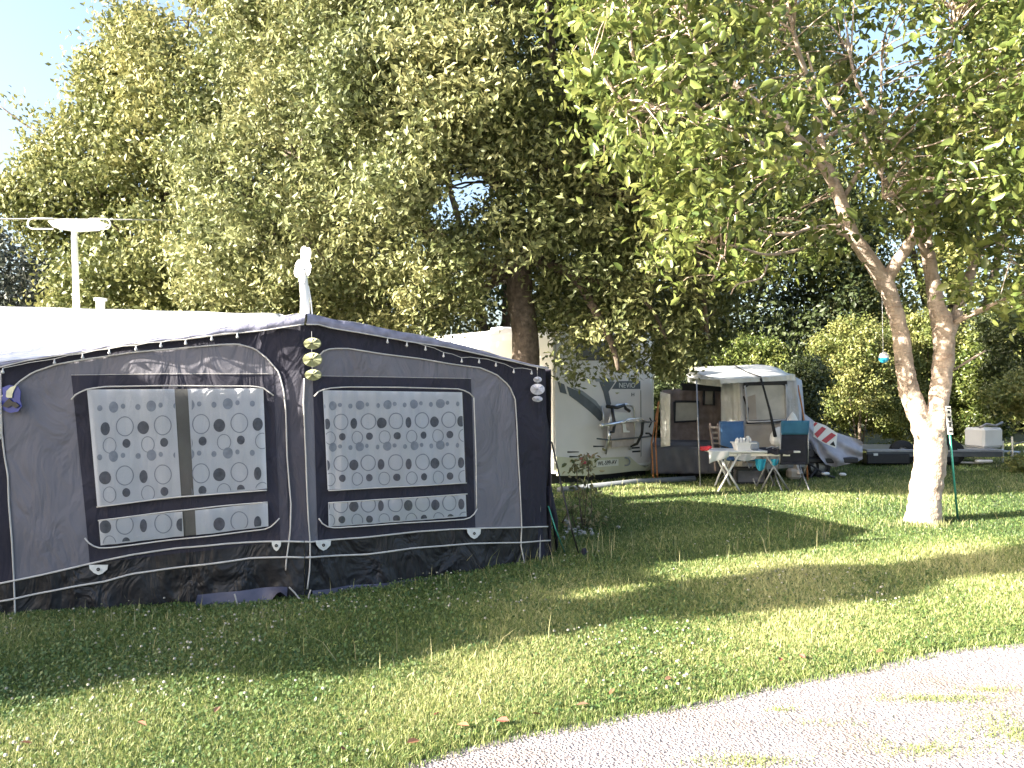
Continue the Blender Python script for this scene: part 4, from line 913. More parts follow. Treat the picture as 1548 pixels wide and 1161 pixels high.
# guy ropes and poles at the right corner
for nm, lb, cat, pts, rad, m in (('guy_strap', 'black strap slanting from the awning corner to a peg in the grass', 'strap', [at(834,668,7.5), at(850,740,7.2), at(864,800,6.95), gnd(875,838)+Vector((0,0,.0))], .0085, 'black'),
        ('guy_strap', 'thin greenish strap close to the right awning corner', 'strap', [at(829,765,7.6), at(840,800,7.5), gnd(855,838)], .006, 'green_pole'),
        ('storm_pole', 'bundle of dark rolled canvas at the right awning corner', 'canvas roll', [at(829,735,7.68), at(833,760,7.7), at(839,785,7.7), gnd(842,832)], [.03,.035,.03,.01], 'canvas_dark')):
    if nm == 'storm_pole': nm = 'canvas_roll'
    b = MB(); b.tube(pts, rad, 8); tag(b.build(nm, M[m], None, True), lb, cat)
g = gnd(883, 842); b = MB(); b.lathe(g+Vector((0,0,.06)), [(.001,.03),(.022,.02),(.026,0),(.02,-.03),(.012,-.06)], 12); b.tube([g, g+Vector((-.03,0,.06))], .008, 6)
tag(b.build('plastic_peg', M['navy'], None, True), 'dark blue plastic peg cap in the grass by the awning corner', 'tent peg')

# ------------------------------------------------------------------ MOTORHOME
mA = gnd(838, 735); rd = Vector((.805, .593, 0)); sdv = Vector((-.593, .805, 0)); W_ = 2.36
mh = thing('motorhome', mA+rd*1.18+sdv*3.2, 'white motorhome seen from behind with grey stripes and a folded bike rack', 'motorhome')
def mp(u, v, z): return mA+rd*u+sdv*v+Vector((0, 0, z))
# body: cross-section (rear view) extruded along its length, rounded edges
sec = [(.05,.20),(.0,.30),(.0,2.50),(.03,2.62),(.12,2.72),(W_-.12,2.72),(W_-.03,2.62),(W_,2.50),(W_,.30),(W_-.05,.20)]
b = MB(); Ls = [0.0, .05, 6.4, 6.5]; shr = [.04, 0, 0, .05]; n = len(sec); vs = []; fs = []
for L1, s_ in zip(Ls, shr):
    for (u, z) in sec: vs.append(mp(W_/2+(u-W_/2)*(1-s_/W_*2), L1, 1.45+(z-1.45)*(1-s_/1.3)))
for i in range(len(Ls)-1):
    for k in range(n): fs.append((i*n+k, (i+1)*n+k, (i+1)*n+(k+1) % n, i*n+(k+1) % n))
fs += [tuple(range(n))[::-1][::-1], tuple(range((len(Ls)-1)*n, len(Ls)*n))]
b.add(vs, fs); b.build('body', M['white_paint'], mh)
def rear(px, py, off=0):      # point of the rear wall seen at a pixel
    P0 = mA-sdv*.0; a = (px-HX)/FPX; t = (a*P0.y-P0.x)/(rd.x-a*rd.y); Y = P0.y+t*rd.y; return at(px, py, Y)-sdv*off
def rpatch(name, pts, m, parent, off=.012, th=.006):
    b = MB(); b.prism([rear(x, y, off) for x, y in pts], sdv*th); return b.build(name, M[m], parent)
rp = rpatch('rear_panel', [(841,502),(852,493),(962,500),(976,512),(985,600),(986,680),(981,698),(962,701),(900,704),(845,708),(839,700),(838,600)], 'grp_grey', mh, .012, .02)
rpatch('bumper', [(839,690),(880,693),(925,691),(950,690),(962,701),(975,707),(985,700),(986,706),(978,711),(955,712),(920,716),(880,719),(842,719)], 'grp_low', mh, .035, .05)
rpatch('painted_underbody_shade', [(842,718),(985,707),(984,722),(842,733)], 'black', mh, -.15, .02)  # black sheet standing in for the shade under the body
rpatch('rear_window', [(870,508),(950,511),(952,545),(870,545)], 'glass_dark', mh, .022, .012)
for nm, pts, m in (('stripe', [(842,577),(852,581),(856,596),(846,593)], 'decal'), ('stripe', [(856,584),(870,590),(890,603),(906,619),(912,632),(906,637),(893,624),(875,609),(860,598)], 'decal'),
        ('stripe', [(860,583),(880,591),(900,606),(910,620),(912,628),(899,612),(880,597)], 'decal_mid'), ('stripe', [(905,577),(929,577),(919,592),(923,611),(917,616),(911,592)], 'decal'),
        ('name_panel', [(932,576),(967,576),(967,588),(924,588)], 'decal'), ('stripe', [(898,572),(929,572),(926,577),(900,577)], 'decal_mid')):
    rpatch(nm, pts, m, rp, .018, .006)
for (x, y, w2) in ((857,682,17),(860,689,16),(953,676,13),(955,681.5,12),(896,673.5,16)):
    rpatch('air_vent', [(x, y), (x+w2, y-(.8 if x > 900 else -.5)), (x+w2, y+1.7), (x, y+2.5)], 'black_plastic', rp, .02, .008)
pl = rpatch('number_plate', [(899,696),(932,693.5),(932,703.5),(899,706)], 'plate', mh, .052, .012)
def text(name, s, loc, size, m, parent, xd, nrm, ext=.002, sx=1):
    cu = bpy.data.curves.new(name, 'FONT'); cu.body = s; cu.size = size; cu.extrude = ext; cu.align_x = 'LEFT'
    t = bpy.data.objects.new(name, cu); link(t); bpy.context.view_layer.update()
    me = bpy.data.meshes.new_from_object(t); bpy.data.objects.remove(t); z = Vector((0,0,1)); xd = xd.normalized()
    Mx = Matrix((( xd.x*sx, z.x, nrm.x, loc.x), (xd.y*sx, z.y, nrm.y, loc.y), (xd.z*sx, z.z, nrm.z, loc.z), (0,0,0,1)))
    me.transform(Mx); me.materials.append(M[m]); o = link(bpy.data.objects.new(name, me)); attach(o, parent); return o
text('plate_lettering', 'WL-599-AV', rear(900.5, 703.6, .056), .105, 'black', pl, rd+Vector((0,0,.02)), -sdv, sx=.86)
text('name_lettering', 'NEVIO', rear(934, 586, .022), .125, 'label', rp, rd, -sdv, sx=1.12)
text('model_lettering', 'H', rear(953, 599, .02), .09, 'decal', rp, rd, -sdv, sx=1.3)
b = MB(); b.lathe(rear(943.5, 697.5, .045), [(.055,.004),(.07,.008),(.085,.004),(.085,-.01)], 18, axis='Y'); b.build('badge_ring', M['decal_mid'], mh, True)
b = MB(); b.tube([rear(967.5,590,.02), rear(968,640,.02), rear(968,690,.02)], .006, 5); b.build('panel_seam', M['decal_mid'], rp)
for s_ in (1, -1):
    b = MB(); z_ = [(0, .22), (0, 2.4)]; u_ = .0 if s_ > 0 else W_
    b.tube([mp(u_, .02, z) for z in (.25, .9, 1.6, 2.3, 2.5)], .02, 8); b.build('corner_trim', M['white_plastic'], mh, True)
for u_ in (.18, W_-.18):
    for v_ in (1.6, 5.2):
        wb = MB(); c = mp(u_, v_, .33); pts = []
        wb.lathe((0,0,0), [(.18,-.1),(.31,-.1),(.33,-.06),(.33,.06),(.31,.1),(.18,.1)], 24, axis='Y')
        Rz = Matrix.Rotation(math.atan2(sdv.y, sdv.x)+0, 3, 'Z'); wb.v = [tuple(Rz@Vector(v)+c) for v in wb.v]; wh = wb.build('wheel', M['black'], mh, True)
        rb = MB(); rb.lathe((0,0,0), [(.001,.08),(.12,.09),(.18,.07),(.18,-.07),(.12,-.09),(.001,-.08)], 18, axis='Y'); rb.v = [tuple(Rz@Vector(v)+c) for v in rb.v]; rb.build('rim', M['steel'], wh, True)
for v_, z_, L1, H1 in ((1.3, 1.7, 1.0, .5), (3.6, 1.75, .9, .45)):
    b = MB(); b.box(mp(-.01, v_+L1/2, z_), (L1, .03, H1), math.atan2(sdv.y, sdv.x), bev=.01); b.build('side_window', M['glass_dark'], mh)
for hp, hs_ in ((mp(.6, 2.2, 2.76), (.5,.4,.10)), (mp(1.4, 4.0, 2.77), (.7,.5,.12))): b = MB(); b.box(hp, hs_, .63, bev=.03); b.build('roof_hatch', M['white_plastic'], mh)
# bike rack on the rear wall (parts of the motorhome's rack, carried by it)
br_ = thing('bike_rack', rear(925, 660, .2), 'folded aluminium bike rack with black straps on the motorhome rear', 'bike rack')
def rt_(name, pts, rad, m, off=.12, n=8):
    b = MB(); b.tube([rear(p[0], p[1], p[2] if len(p) > 2 else off) for p in pts], rad, n); return b.build(name, M[m], br_, True)
rt_('hoop', [(912,686,.06),(913,660,.1),(912,640,.14),(915,620,.16),(922,612,.18),(935,611,.2),(944,614,.2),(948,622,.18),(950,640,.16),(952,660,.12),(948,680,.06)], .022, 'chrome')
rt_('side_arm', [(899,640,.22),(900,625,.2),(903,614,.1)], .012, 'chrome')
rt_('wheel_rail', [(888,642,.34),(905,640,.34),(925,636,.34),(945,635,.34),(958,637,.34)], .026, 'chrome')
rt_('wheel_rail', [(916,639,.4),(925,633,.4),(945,632,.4),(950,636,.4)], .02, 'chrome')
rt_('lower_rail', [(887,662,.26),(905,664,.26),(930,662,.26),(955,660,.26),(972,658,.26)], .014, 'decal')
rt_('arm', [(957,637,.34),(962,637,.3),(973,636,.3)], .014, 'steel')
rt_('strap', [(913,613,.2),(912,625,.24),(911,640,.3),(909,652,.3),(903,652,.3)], .028, 'black_plastic')
rt_('strap', [(950,638,.36),(952,655,.3),(951,670,.2),(947,674,.1)], .026, 'black_plastic')
rt_('clamp', [(905,614,.2),(920,616,.22),(928,612,.26),(930,617,.26),(936,621,.26)], .03, 'black_plastic')
rt_('leg_bracket', [(903,650,.3),(905,665,.25),(907,678,.15)], .024, 'chrome')
rt_('hook', [(964,631,.3),(967,637,.3),(963,645,.3)], .012, 'black'); rt_('hook', [(958,654,.3),(963,654,.3),(967,658,.3)], .016, 'black'); rt_('hook', [(971,634,.3),(973,638,.3)], .018, 'black')
rt_('end_cap', [(888,640,.34),(891,645,.34)], .035, 'chrome')
b = MB(); b.prism([rear(x, y, .16) for x, y in ((914,640),(951,638),(949,670),(944,673),(916,676))], sdv*.02); b.build('folded_tray', M['peach'], br_)
b = MB(); b.prism([rear(x, y, .19) for x, y in ((930,641),(934,640),(936,650),(941,651),(940,653),(931,653))], sdv*.01); b.build('reflector', M['white_plastic'], br_)
b = MB(); b.prism([rear(x, y, .14) for x, y in ((915,620),(925,622),(945,624),(949,634),(914,637))], sdv*.01); b.build('upper_panel', M['white_plastic'], br_)

# ------------------------------------------------------------------ FOLDING CAMPER with tent
Yt = 15.0
fc = thing('folding_camper', (at(1100,715,Yt).x, Yt+.6, 0), 'white-roofed folding camper tent with a milky front window', 'camper')
def flat(mb, pts, Y, th=.01, mi=0): mb.prism([at(x, y, Y) for x, y in pts], (0, th, 0), mi)
# roof: sloping sheets with sag
def ptY(x, y, Y): return at(x, y, Y)
b = MB(); rows = []
fe = [ptY(1040,571,14.1), ptY(1075,574,14), ptY(1110,573,13.95), ptY(1150,571,13.9), ptY(1180,569,13.9), ptY(1201,566,13.95)]
be = [ptY(1036,556,16.5), ptY(1070,554,16.5), ptY(1110,553,16.5), ptY(1145,551,16.5), ptY(1165,553,16.5), ptY(1180,558,16.5)]
for v in np.linspace(0, 1, 9): rows.append([fe[i].lerp(be[i], v)+Vector((0,0,-.03*math.sin(math.pi*v))) for i in range(6)])
b.grid(rows); b.build('roof', M['tent_white'], fc, True, solid=.01)
b = MB(); b.tube([fe[3]+Vector((0,-.01,.01)), fe[3].lerp(be[2], .5)+Vector((0,0,-.01)), be[2]+Vector((0,0,.01))], .012, 5); b.build('roof_seam', M['tent_dark'], fc)
b = MB(); rows = []
T_ = resamp([(1088,573),(1110,573),(1150,571),(1180,569),(1202,566)], 24); B_ = resamp([(1089,580),(1110,579),(1150,577),(1180,576),(1203,575)], 24)
rows = [[at(T_[i].x+(B_[i].x-T_[i].x)*v, T_[i].y+(B_[i].y-T_[i].y)*v, 13.9-.02*v+.006*math.sin(i*2)) for i in range(24)] for v in (0, .5, 1)]
b.grid(rows[::-1]); b.build('valance', M['tent_white'], fc, True)
def cloth(name, T, B, Y0, Y1, m, wv=.012, nu=24, nv=10, f=1.7):
    b = MB(); T = resamp(T, nu); B = resamp(B, nu); rows = []
    for j in range(nv):
        v = j/(nv-1); rows.append([at(B[i].x+(T[i].x-B[i].x)*v, B[i].y+(T[i].y-B[i].y)*v, Y0+(Y1-Y0)*i/(nu-1)+wv*math.sin(i*f+j*.5)) for i in range(nu)])
    b.grid(rows); return b.build(name, M[m], fc, True, solid=.006)
cloth('front_wall', [(1118,576),(1203,570)], [(1122,712),(1214,706)], 14, 14.05, 'tent_grey')
cloth('side_wall', [(1090,578),(1118,576)], [(1090,715),(1122,712)], 14.45, 14.02, 'tent_white', .02, f=.9)
cloth('side_wall', [(1203,570),(1212,575)], [(1214,706),(1222,700)], 14.05, 15.9, 'tent_grey')
cloth('lower_panel', [(1126,642),(1188,640)], [(1126,700),(1192,700)], 13.96, 14, 'beige', .004)
b = MB(); flat(b, [(1124,578),(1190,575),(1190,584),(1182,582),(1132,583),(1124,588)], 13.94); b.build('rolled_blind', M['tent_dark'], fc)
b = MB(); flat(b, [(1127,583),(1187,581),(1188,632),(1184,634),(1130,636)], 13.95, .012); wn = b.build('window', M['tent_window'], fc)
b = MB(); [b.tube([at(*p, 13.93) for p in q], .016, 6) for q in ([(1126,583),(1129,610),(1130,637)], [(1188,581),(1189,633)], [(1130,638),(1160,637),(1189,634)])]; b.build('window_frame', M['tent_grey'], wn, True)
b = MB(); flat(b, [(1129,636),(1190,633),(1190,638),(1129,641)], 13.93, .02); b.build('window_band', M['tent_dark'], fc)
b = MB(); flat(b, [(1130,600),(1142,596),(1144,634),(1132,635)], 13.94, .004); b.build('painted_reflection', M['beige'], wn)  # beige sheet painting a reflection into the window
b = MB(); b.tube([at(1115,590,14.1), at(1124,600,14), at(1131,618,13.94), at(1129,634,13.94)], .015, 6); b.build('zip_line', M['tent_dark'], fc, True)
b = MB(); flat(b, [(1108,582),(1113,580),(1120,640),(1115,640)], 14.25, .015); b.build('dark_trim', M['tent_dark'], fc)
# shaded bay to the left
cloth('bay_wall', [(1000,590),(1090,582)], [(1000,680),(1090,684)], 15.5, 15.4, 'tent_brown', .02)
cloth('bay_side', [(998,592),(1013,596)], [(999,676),(1013,674)], 14.12, 13.85, 'tent_white', .01, f=.5)
for pts in ([(1020,607),(1056,607),(1056,636),(1020,638)], [(1064,586),(1079,586),(1079,612),(1064,612)]):
    b = MB(); flat(b, pts, 15.3, .01); wn = b.build('window', M['tent_window'], fc)
    b = MB(); P = [at(x, y, 15.28) for x, y in pts]; b.tube(P+[P[0]], .025, 6); b.build('window_frame', M['tent_dark'], wn)
cloth('bay_canopy', [(1036,556),(1060,566),(1092,574)], [(1040,578),(1062,582),(1092,585)], 14.4, 14.1, 'tent_white', .01)
b = MB(); flat(b, [(1030,579),(1090,582),(1092,592),(1030,590)], 15.2, .02); b.build('bay_lintel', M['tent_dark'], fc)
cloth('groundsheet_wall', [(984,676),(1060,676),(1095,686)], [(984,716),(1060,716),(1095,716)], 14.45, 14.4, 'tent_base', .03)
b = MB(); b.box((at(1100,712,15.1).x, 15.4, .42), (3.0,1.5,.45), bev=.05); b.build('trailer_body', M['tent_base'], fc)
for xx in (1040, 1150):
    b = MB(); b.lathe((at(xx,0,14.75).x, 14.6, .27), [(.12,-.08),(.25,-.08),(.27,-.04),(.27,.04),(.25,.08),(.12,.08)], 22, axis='Y'); b.build('wheel', M['black'], fc, True)
b = MB(); b.tube([at(1150,572,13.88), at(1156,592,13.8), at(1164,622,13.7), at(1172,660,13.5)], [.018,.018,.02,.03], 6)
tag(b.build('guy_strap', M['black'], None, True), 'black strap running down across the milky camper window', 'strap')
b = MB(); b.tube([at(1053,575,13.8), at(1055,640,13.6), at(1059,740,13.2+.0)], .012, 8); tag(b.build('awning_pole', M['steel'], None, True), 'thin grey steel pole standing left of the camping table', 'pole')
for pts, lb in (([(996,606),(990,640),(985,668)], 'orange guy line slanting left of the camper by the motorhome'), ([(996,606),(993,640),(991,668)], 'second orange guy line beside the motorhome corner'), ([(1206,582),(1211,608),(1215,632)], 'orange guy line at the right edge of the camper')):
    b = MB(); b.tube([at(x, y, 14.4) for x, y in pts]+[Vector((at(pts[-1][0], 0, 14.3).x, 14.1, 0))], .014, 6); tag(b.build('guy_line', M['wood_orange'], None, True), lb, 'guy line')
# wooden step / shelf rack by the blue chair
st_ = thing('wooden_ladder', at(1080, 680, 13.88), 'small reddish wooden ladder behind the blue chair', 'ladder')
b = MB(); b.tube([at(1073,640,13.9), at(1079,684,13.8), at(1082,712,13.7)], .02, 6); b.tube([at(1085,640,13.9), at(1090,684,13.8), at(1094,712,13.7)], .02, 6); b.build('rail', M['tent_brown'], st_)
b = MB()
for i in range(6): b.box(at(1080+i*1.6, 646+i*8, 13.88), (.17,.04,.03)); 
b.build('rungs', M['beige'], st_)

# ------------------------------------------------------------------ camping table and things on it
Yc = 13.0
def cth(name, pxc, label, cat, Y=Yc, group=None): return thing(name, (at(pxc, 0, Y).x, Y, 0), label, cat, group)
zt = at(0, 681, Yc).z
tx0, tx1 = at(1066, 0, Yc).x, at(1200, 0, Yc).x
tab = cth('camping_table', 1130, 'long folding camping table with a white top and crossed legs', 'table')
b = MB(); b.box(((tx0+tx1)/2, Yc, zt), (tx1-tx0, .62, .03), bev=.008); b.build('tabletop', M['white_plastic'], tab)
b = MB(); b.box(((tx0+tx1)/2, Yc-.25, zt-.05), (tx1-tx0-.3, .02, .04)); b.box(((tx0+tx1)/2, Yc+.25, zt-.05), (tx1-tx0-.3, .02, .04)); b.build('table_frame', M['chrome'], tab)
for (xa, xb, yy) in ((1078,1111,-.28),(1110,1079,-.28),(1150,1185,-.24),(1172,1143,-.24),(1085,1112,.26),(1108,1086,.26),(1155,1180,.26),(1176,1150,.26)):
    b = MB(); b.tube([(at(xa,0,Yc).x, Yc+yy, zt-.03), (at(xb,0,Yc).x, Yc+yy, .0)], .016, 8); b.build('leg', M['white_plastic'] if xa < 1120 else M['steel'], tab, True)
cl = MB(); rows = []
for v in np.linspace(0, 1, 8):
    rows.append([Vector((at(1064+30*u, 0, Yc).x, Yc-.33-.03*math.sin(u*9+v*2), zt+.02-(.20*v*(1-.5*u)))) for u in np.linspace(0, 1, 10)])
cl.grid(rows); tag(cl.build('table_cloth_corner', M['white_plastic'], None, True, solid=.004), 'white cloth corner hanging off the left end of the camping table', 'cloth')
bas = cth('washing_up_bowl', 1123, 'white rectangular washing-up bowl full of dishes on the camping table', 'bowl')
c = Vector((at(1123,0,Yc).x, Yc-.05, zt+.015)); hw, hd, hh = .17, .14, .12
b = MB()
def ringr(sx, sy, z): return [c+Vector((sx*x, sy*y, z)) for x, y in ((-1,-.8),(-.85,-1),(.85,-1),(1,-.8),(1,.8),(.85,1),(-.85,1),(-1,.8),(-1,-.8))]
b.grid([ringr(hw*.78, hd*.78, 0), ringr(hw*.9, hd*.9, hh*.5), ringr(hw*1.02, hd*1.02, hh), ringr(hw*1.1, hd*1.1, hh+.004), ringr(hw*1.1, hd*1.1, hh-.012)]); b.add(ringr(hw*.78, hd*.78, .004)[:-1], [tuple(range(8))])
b.build('basin', M['white_plastic'], bas, solid=.003)
b = MB()
for i in range(5):
    q = c+Vector((-.10+.05*i, .0, hh+.005)); b.lathe(q, [(.002,-.05),(.05,-.03),(.075,.0),(.073,.003)], 14, axis='X')
b.build('plates', M['white_plastic'], bas, True)
b = MB(); b.lathe(c+Vector((.02,.0,hh)), [(.001,0),(.04,.0),(.045,.07),(.04,.075),(.036,.02)], 14); b.build('cup', M['grey_plastic'], bas, True)
b = MB(); b.lathe(c+Vector((.06,-.02,hh+.02)), [(.001,.09),(.025,.08),(.03,.03),(.02,0)], 12); b.build('bottle', M['white_plastic'], bas, True)
b = MB(); rg = at(1140,0,Yc).x
b.box((at(1136,0,Yc).x, Yc-.1, zt+.09), (.14,.2,.13), bev=.02); tag(b.build('plastic_box', M['grey_plastic']), 'grey plastic box beside the washing-up bowl', 'box')
b = MB(); b.box((at(1063,0,Yc).x, Yc-.1, zt+.04), (.13,.12,.07), bev=.015); b.box((at(1070,0,Yc).x, Yc-.1, zt+.06), (.06,.12,.05), bev=.015); tag(b.build('red_tub', M['red']), 'red tub at the left end of the camping table', 'tub')
# dark cloth / tea towels and the rail of blue pegs
b = MB(); rows = []
for v in np.linspace(0, 1, 8): rows.append([Vector((at(1150+38*u, 0, Yc).x, Yc-.34+.02*math.sin(u*11), zt+.035+.01*math.sin(u*14)-.07*v)) for u in np.linspace(0, 1, 16)])
b.grid(rows); b.box((at(1168,0,Yc).x, Yc-.05, zt+.03), (.38,.4,.025), bev=.01); tag(b.build('dark_cloth', M['navy'], None, True), 'dark folded cloth on the right half of the camping table', 'cloth')
b = MB()
for k in range(3): b.tube([(at(1152+9*k,0,Yc).x, Yc-.2, zt+.05), (at(1160+9*k,0,Yc).x, Yc-.22, zt+.08), (at(1170+8*k,0,Yc).x, Yc-.2, zt+.05)], .010, 6)
tag(b.build('cutlery', M['chrome']), 'bright utensils lying on the dark cloth', 'utensils')
for (x0, x1, y0, y1, m, lb) in ((1142,1158,694,712,'turquoise','turquoise towel hanging below the middle of the camping table'), (1165,1177,694,704,'turquoise','small turquoise towel below the table beside the dark chair'), (1108,1147,686,697,'tent_grey','pale striped towel hanging in a loop under the bowl')):
    b = MB(); rows = []
    for v in np.linspace(0, 1, 8): rows.append([at(x0+(x1-x0)*(u*(1-.25*v)+.08*v), y0+(y1-y0)*v*(.7+.3*math.sin(u*3)), Yc-.26+.03*math.sin(u*9+v)) for u in np.linspace(0, 1, 14)])
    b.grid(rows); tag(b.build('towel', M[m], None, True, solid=.012), lb, 'towel')
crt = thing('folding_crate', (at(1132,0,13.6).x, 13.6, 0), 'dark open crate on the grass behind the table legs', 'crate')
b = MB(); cx = at(1132,0,13.6).x
for z in (.05, .28): b.box((cx, 13.45, z), (.5,.02,.03)); b.box((cx, 13.75, z), (.5,.02,.03))
for x in (-.24, .24): b.box((cx+x, 13.45, .165), (.03,.025,.2)); b.box((cx+x, 13.75, .165), (.03,.025,.2)); b.box((cx+x, 13.6, .28), (.03,.28,.03))
b.build('frame', M['black_plastic'], crt); b = MB(); b.box((cx, 13.6, .15), (.44,.26,.2)); b.build('contents', M['tent_base'], crt)
# chairs
def chair(name, pxc, Y, label, backs, seatz, m_seat, yaw, hb):
    x = at(pxc, 0, Y).x; rt = thing(name, (x, Y, 0), label, 'chair', 'folding chairs at the camping table'); R = Matrix.Rotation(yaw, 3, 'Z')
    def L(a, b_, c_): return Vector((x, Y, 0))+R@Vector((a, b_, c_))
    w2 = .22
    for (z0, z1, m, y0, y1) in backs:
        b = MB(); rows = []
        for v in np.linspace(0, 1, 6): rows.append([L(w2*(2*u-1), (y0+(y1-y0)*v)+.03*math.cos(math.pi*(u-.5)), z0+(z1-z0)*v) for u in np.linspace(0, 1, 9)])
        b.grid(rows); b.build('backrest' if m != 'blue' or len(backs) == 1 else 'headrest', M[m], rt, True, solid=.02)
    b = MB(); b.box(L(0, .2, seatz), (.44,.42,.035), yaw, bev=.012); b.build('seat', M[m_seat], rt)
    for s in (-1, 1):
        b = MB(); b.tube([L(s*w2, -.05, hb), L(s*w2, .0, seatz+.02), L(s*w2, .42, .0)], .011, 7); b.build('leg', M['steel'], rt, True)
        b = MB(); b.tube([L(s*w2, .42, seatz), L(s*w2, .2, seatz*.5), L(s*w2, -.10, .0)], .011, 7); b.build('leg', M['steel'], rt, True)
        b = MB(); b.tube([L(s*(w2+.03), -.02, seatz+.22), L(s*(w2+.03), .38, seatz+.20)], .016, 7); b.build('armrest', M['black_plastic'], rt, True)
    return rt
chair('folding_chair', 1200, 12.75, 'dark folding chair with a teal headrest at the right end of the table', [(.42, .90, 'navy', 0, -.03), (.90, 1.12, 'blue', -.03, -.08)], .44, 'navy', .0, 1.1)
chair('folding_chair', 1108, 13.75, 'blue folding chair behind the white bowl on the table', [(.44, 1.07, 'blue2', 0, -.06)], .44, 'blue2', math.pi+.15, 1.05)
# white bag & bits behind
b = MB(); b.lathe(at(1178,660,13.65)+Vector((0,0,0)), [(.001,.17),(.08,.14),(.15,.04),(.17,-.06),(.14,-.14),(.001,-.17)], 12, sq=(1,.6)); tag(b.build('white_bag', M['white_plastic'], None, True), 'rumpled white bag between table and dark chair', 'bag')
b = MB(); b.lathe(at(1198,634,13.8), [(.001,.13),(.05,.08),(.10,-.02),(.12,-.10),(.001,-.12)], 9, sq=(1,.5)); tag(b.build('white_cloth', M['white_plastic'], None, True), 'peaked white cloth showing above the teal headrest', 'cloth')
b = MB(); b.tube([at(1198,722,13.9), at(1204,700,13.9), at(1208,718,13.8)], .04, 6); b.box(at(1200,716,13.9), (.22,.2,.18), bev=.04); tag(b.build('shoe_pile', M['beige']), 'small pale heap on the grass behind the dark chair', 'bag')

# ------------------------------------------------------------------ covered bike carrier trailer
Yb = 14.6
cvr = thing('covered_trailer', (at(1260,0,Yb).x, Yb, 0), 'trailer under a lilac-grey cover with a red and white striped plate', 'trailer')
outl_top = [(1212,622),(1222,630),(1235,640),(1250,648),(1265,654),(1280,659),(1295,663),(1304,668)]
outl_bot = [(1219,668),(1228,678),(1238,690),(1248,702),(1262,706),(1280,702),(1296,698),(1304,694)]
b = MB(); T_ = resamp(outl_top, 40); B_ = resamp(outl_bot, 40); rows = []
for j in range(22):
    v = j/21; row = []
    for i in range(40):
        u = i/39; x = T_[i].x+(B_[i].x-T_[i].x)*v; y = T_[i].y+(B_[i].y-T_[i].y)*v
        bulge = .45*math.sin(min(1, v*1.15)*math.pi*.5)*math.sin(.15*math.pi+u*.8*math.pi)
        fold_ = .05*math.sin(u*16-v*7)*v+.035*math.sin(u*31+v*5)*v+.05*math.sin((u-v)*11)
        row.append(at(x, y, Yb+.35-bulge+fold_))
    rows.append(row)
b.grid(rows[::-1])
back = [[rows[0][i], rows[0][i]+Vector((0,.5,-.15)), Vector((rows[0][i].x, Yb+1.0, .3))] for i in range(40)]
b.grid([[r_[k] for r_ in back] for k in range(3)]); b.build('cover', M['cover'], cvr, True)
P = [(1228,634),(1246,641),(1268,662),(1262,676),(1240,668),(1229,655)]
def cvp(x, y, o): return at(x, y, Yb-.20-o+ (y-634)*-.002)
b = MB(); b.prism([cvp(x, y, 0) for x, y in ((1230,637),(1248,643),(1266,655),(1264,678),(1245,670),(1230,660))], (0,.01,0)); sp = b.build('warning_plate', M['white_plastic'], cvr)
for q in (((1231,656),(1243,645),(1249,648),(1236,662)), ((1242,666),(1257,654),(1264,658),(1249,670)), ((1230,641),(1233,638),(1236,640),(1231,645))):
    b = MB(); b.prism([cvp(x, y, .012) for x, y in q], (0,.006,0)); b.build('red_stripe', M['red_stripe'], sp)
b = MB(); b.prism([cvp(x, y, .012) for x, y in ((1255,672),(1260,667),(1263,675))], (0,.006,0)); b.build('black_mark', M['black'], sp)
for xx, rr_ in ((1240,.22),(1224,.2)):
    b = MB(); c = Vector((at(xx,0,Yb).x, Yb+.1, rr_)); b.lathe(c, [(rr_-.06,-.06),(rr_-.01,-.06),(rr_,-.03),(rr_,.03),(rr_-.01,.06),(rr_-.06,.06)], 22, axis='Y'); wh = b.build('wheel', M['black'], cvr, True)
    b = MB(); b.lathe(c, [(.001,.05),(.06,.05),(rr_-.06,.03),(rr_-.06,-.03),(.001,-.05)], 16, axis='Y'); b.build('rim', M['steel'], wh, True)
b = MB(); b.box((at(1255,0,Yb).x, Yb+.2, .33), (1.0,.5,.10), bev=.02); b.tube([at(1222,700,Yb-.1), at(1245,716,Yb-.2), at(1262,722,Yb-.2)], .02, 6); b.tube([at(1235,708,Yb-.15), at(1225,722,Yb-.2)], .015, 6); b.build('chassis', M['black_plastic'], cvr)
b = MB(); b.box(at(1248,716,Yb-.3), (.14,.1,.05), .4, bev=.02); b.box(at(1274,717,Yb-.2), (.12,.1,.05), -.3, bev=.02); tag(b.build('pale_shoes', M['white_plastic']), 'two pale shoes on the grass below the covered trailer', 'shoes')

# ------------------------------------------------------------------ flat trailer with white box
Yr = 17.2
tr = thing('flat_trailer', (at(1400,0,Yr).x, Yr, 0), 'long grey flatbed trailer parked behind the forked tree', 'trailer')
x0, x1 = at(1300,0,Yr).x, at(1502,0,Yr).x; zb = at(0,683,Yr).z
b = MB(); b.box(((x0+x1)/2, Yr+.5, zb+.05), (x1-x0, 1.6, .05), bev=.01); b.build('deck', M['steel'], tr)
b = MB(); b.box(((x0+x1)/2, Yr-.31, zb-.03), (x1-x0, .05, .11), bev=.01); b.build('side_rail', M['decal'], tr)
b = MB(); b.box(((x0+x1)/2, Yr-.345, zb+.045), (x1-x0, .02, .03)); b.build('edge_strip', M['steel'], tr)
b = MB(); b.box((x0+.45, Yr-.2, zb-.12), (.9,.3,.22), bev=.02); b.build('tool_box', M['black_plastic'], tr)
b = MB(); b.box((x0+.18, Yr-.345, zb-.03), (.09,.02,.05)); b.build('tail_lamp', M['label'], tr)
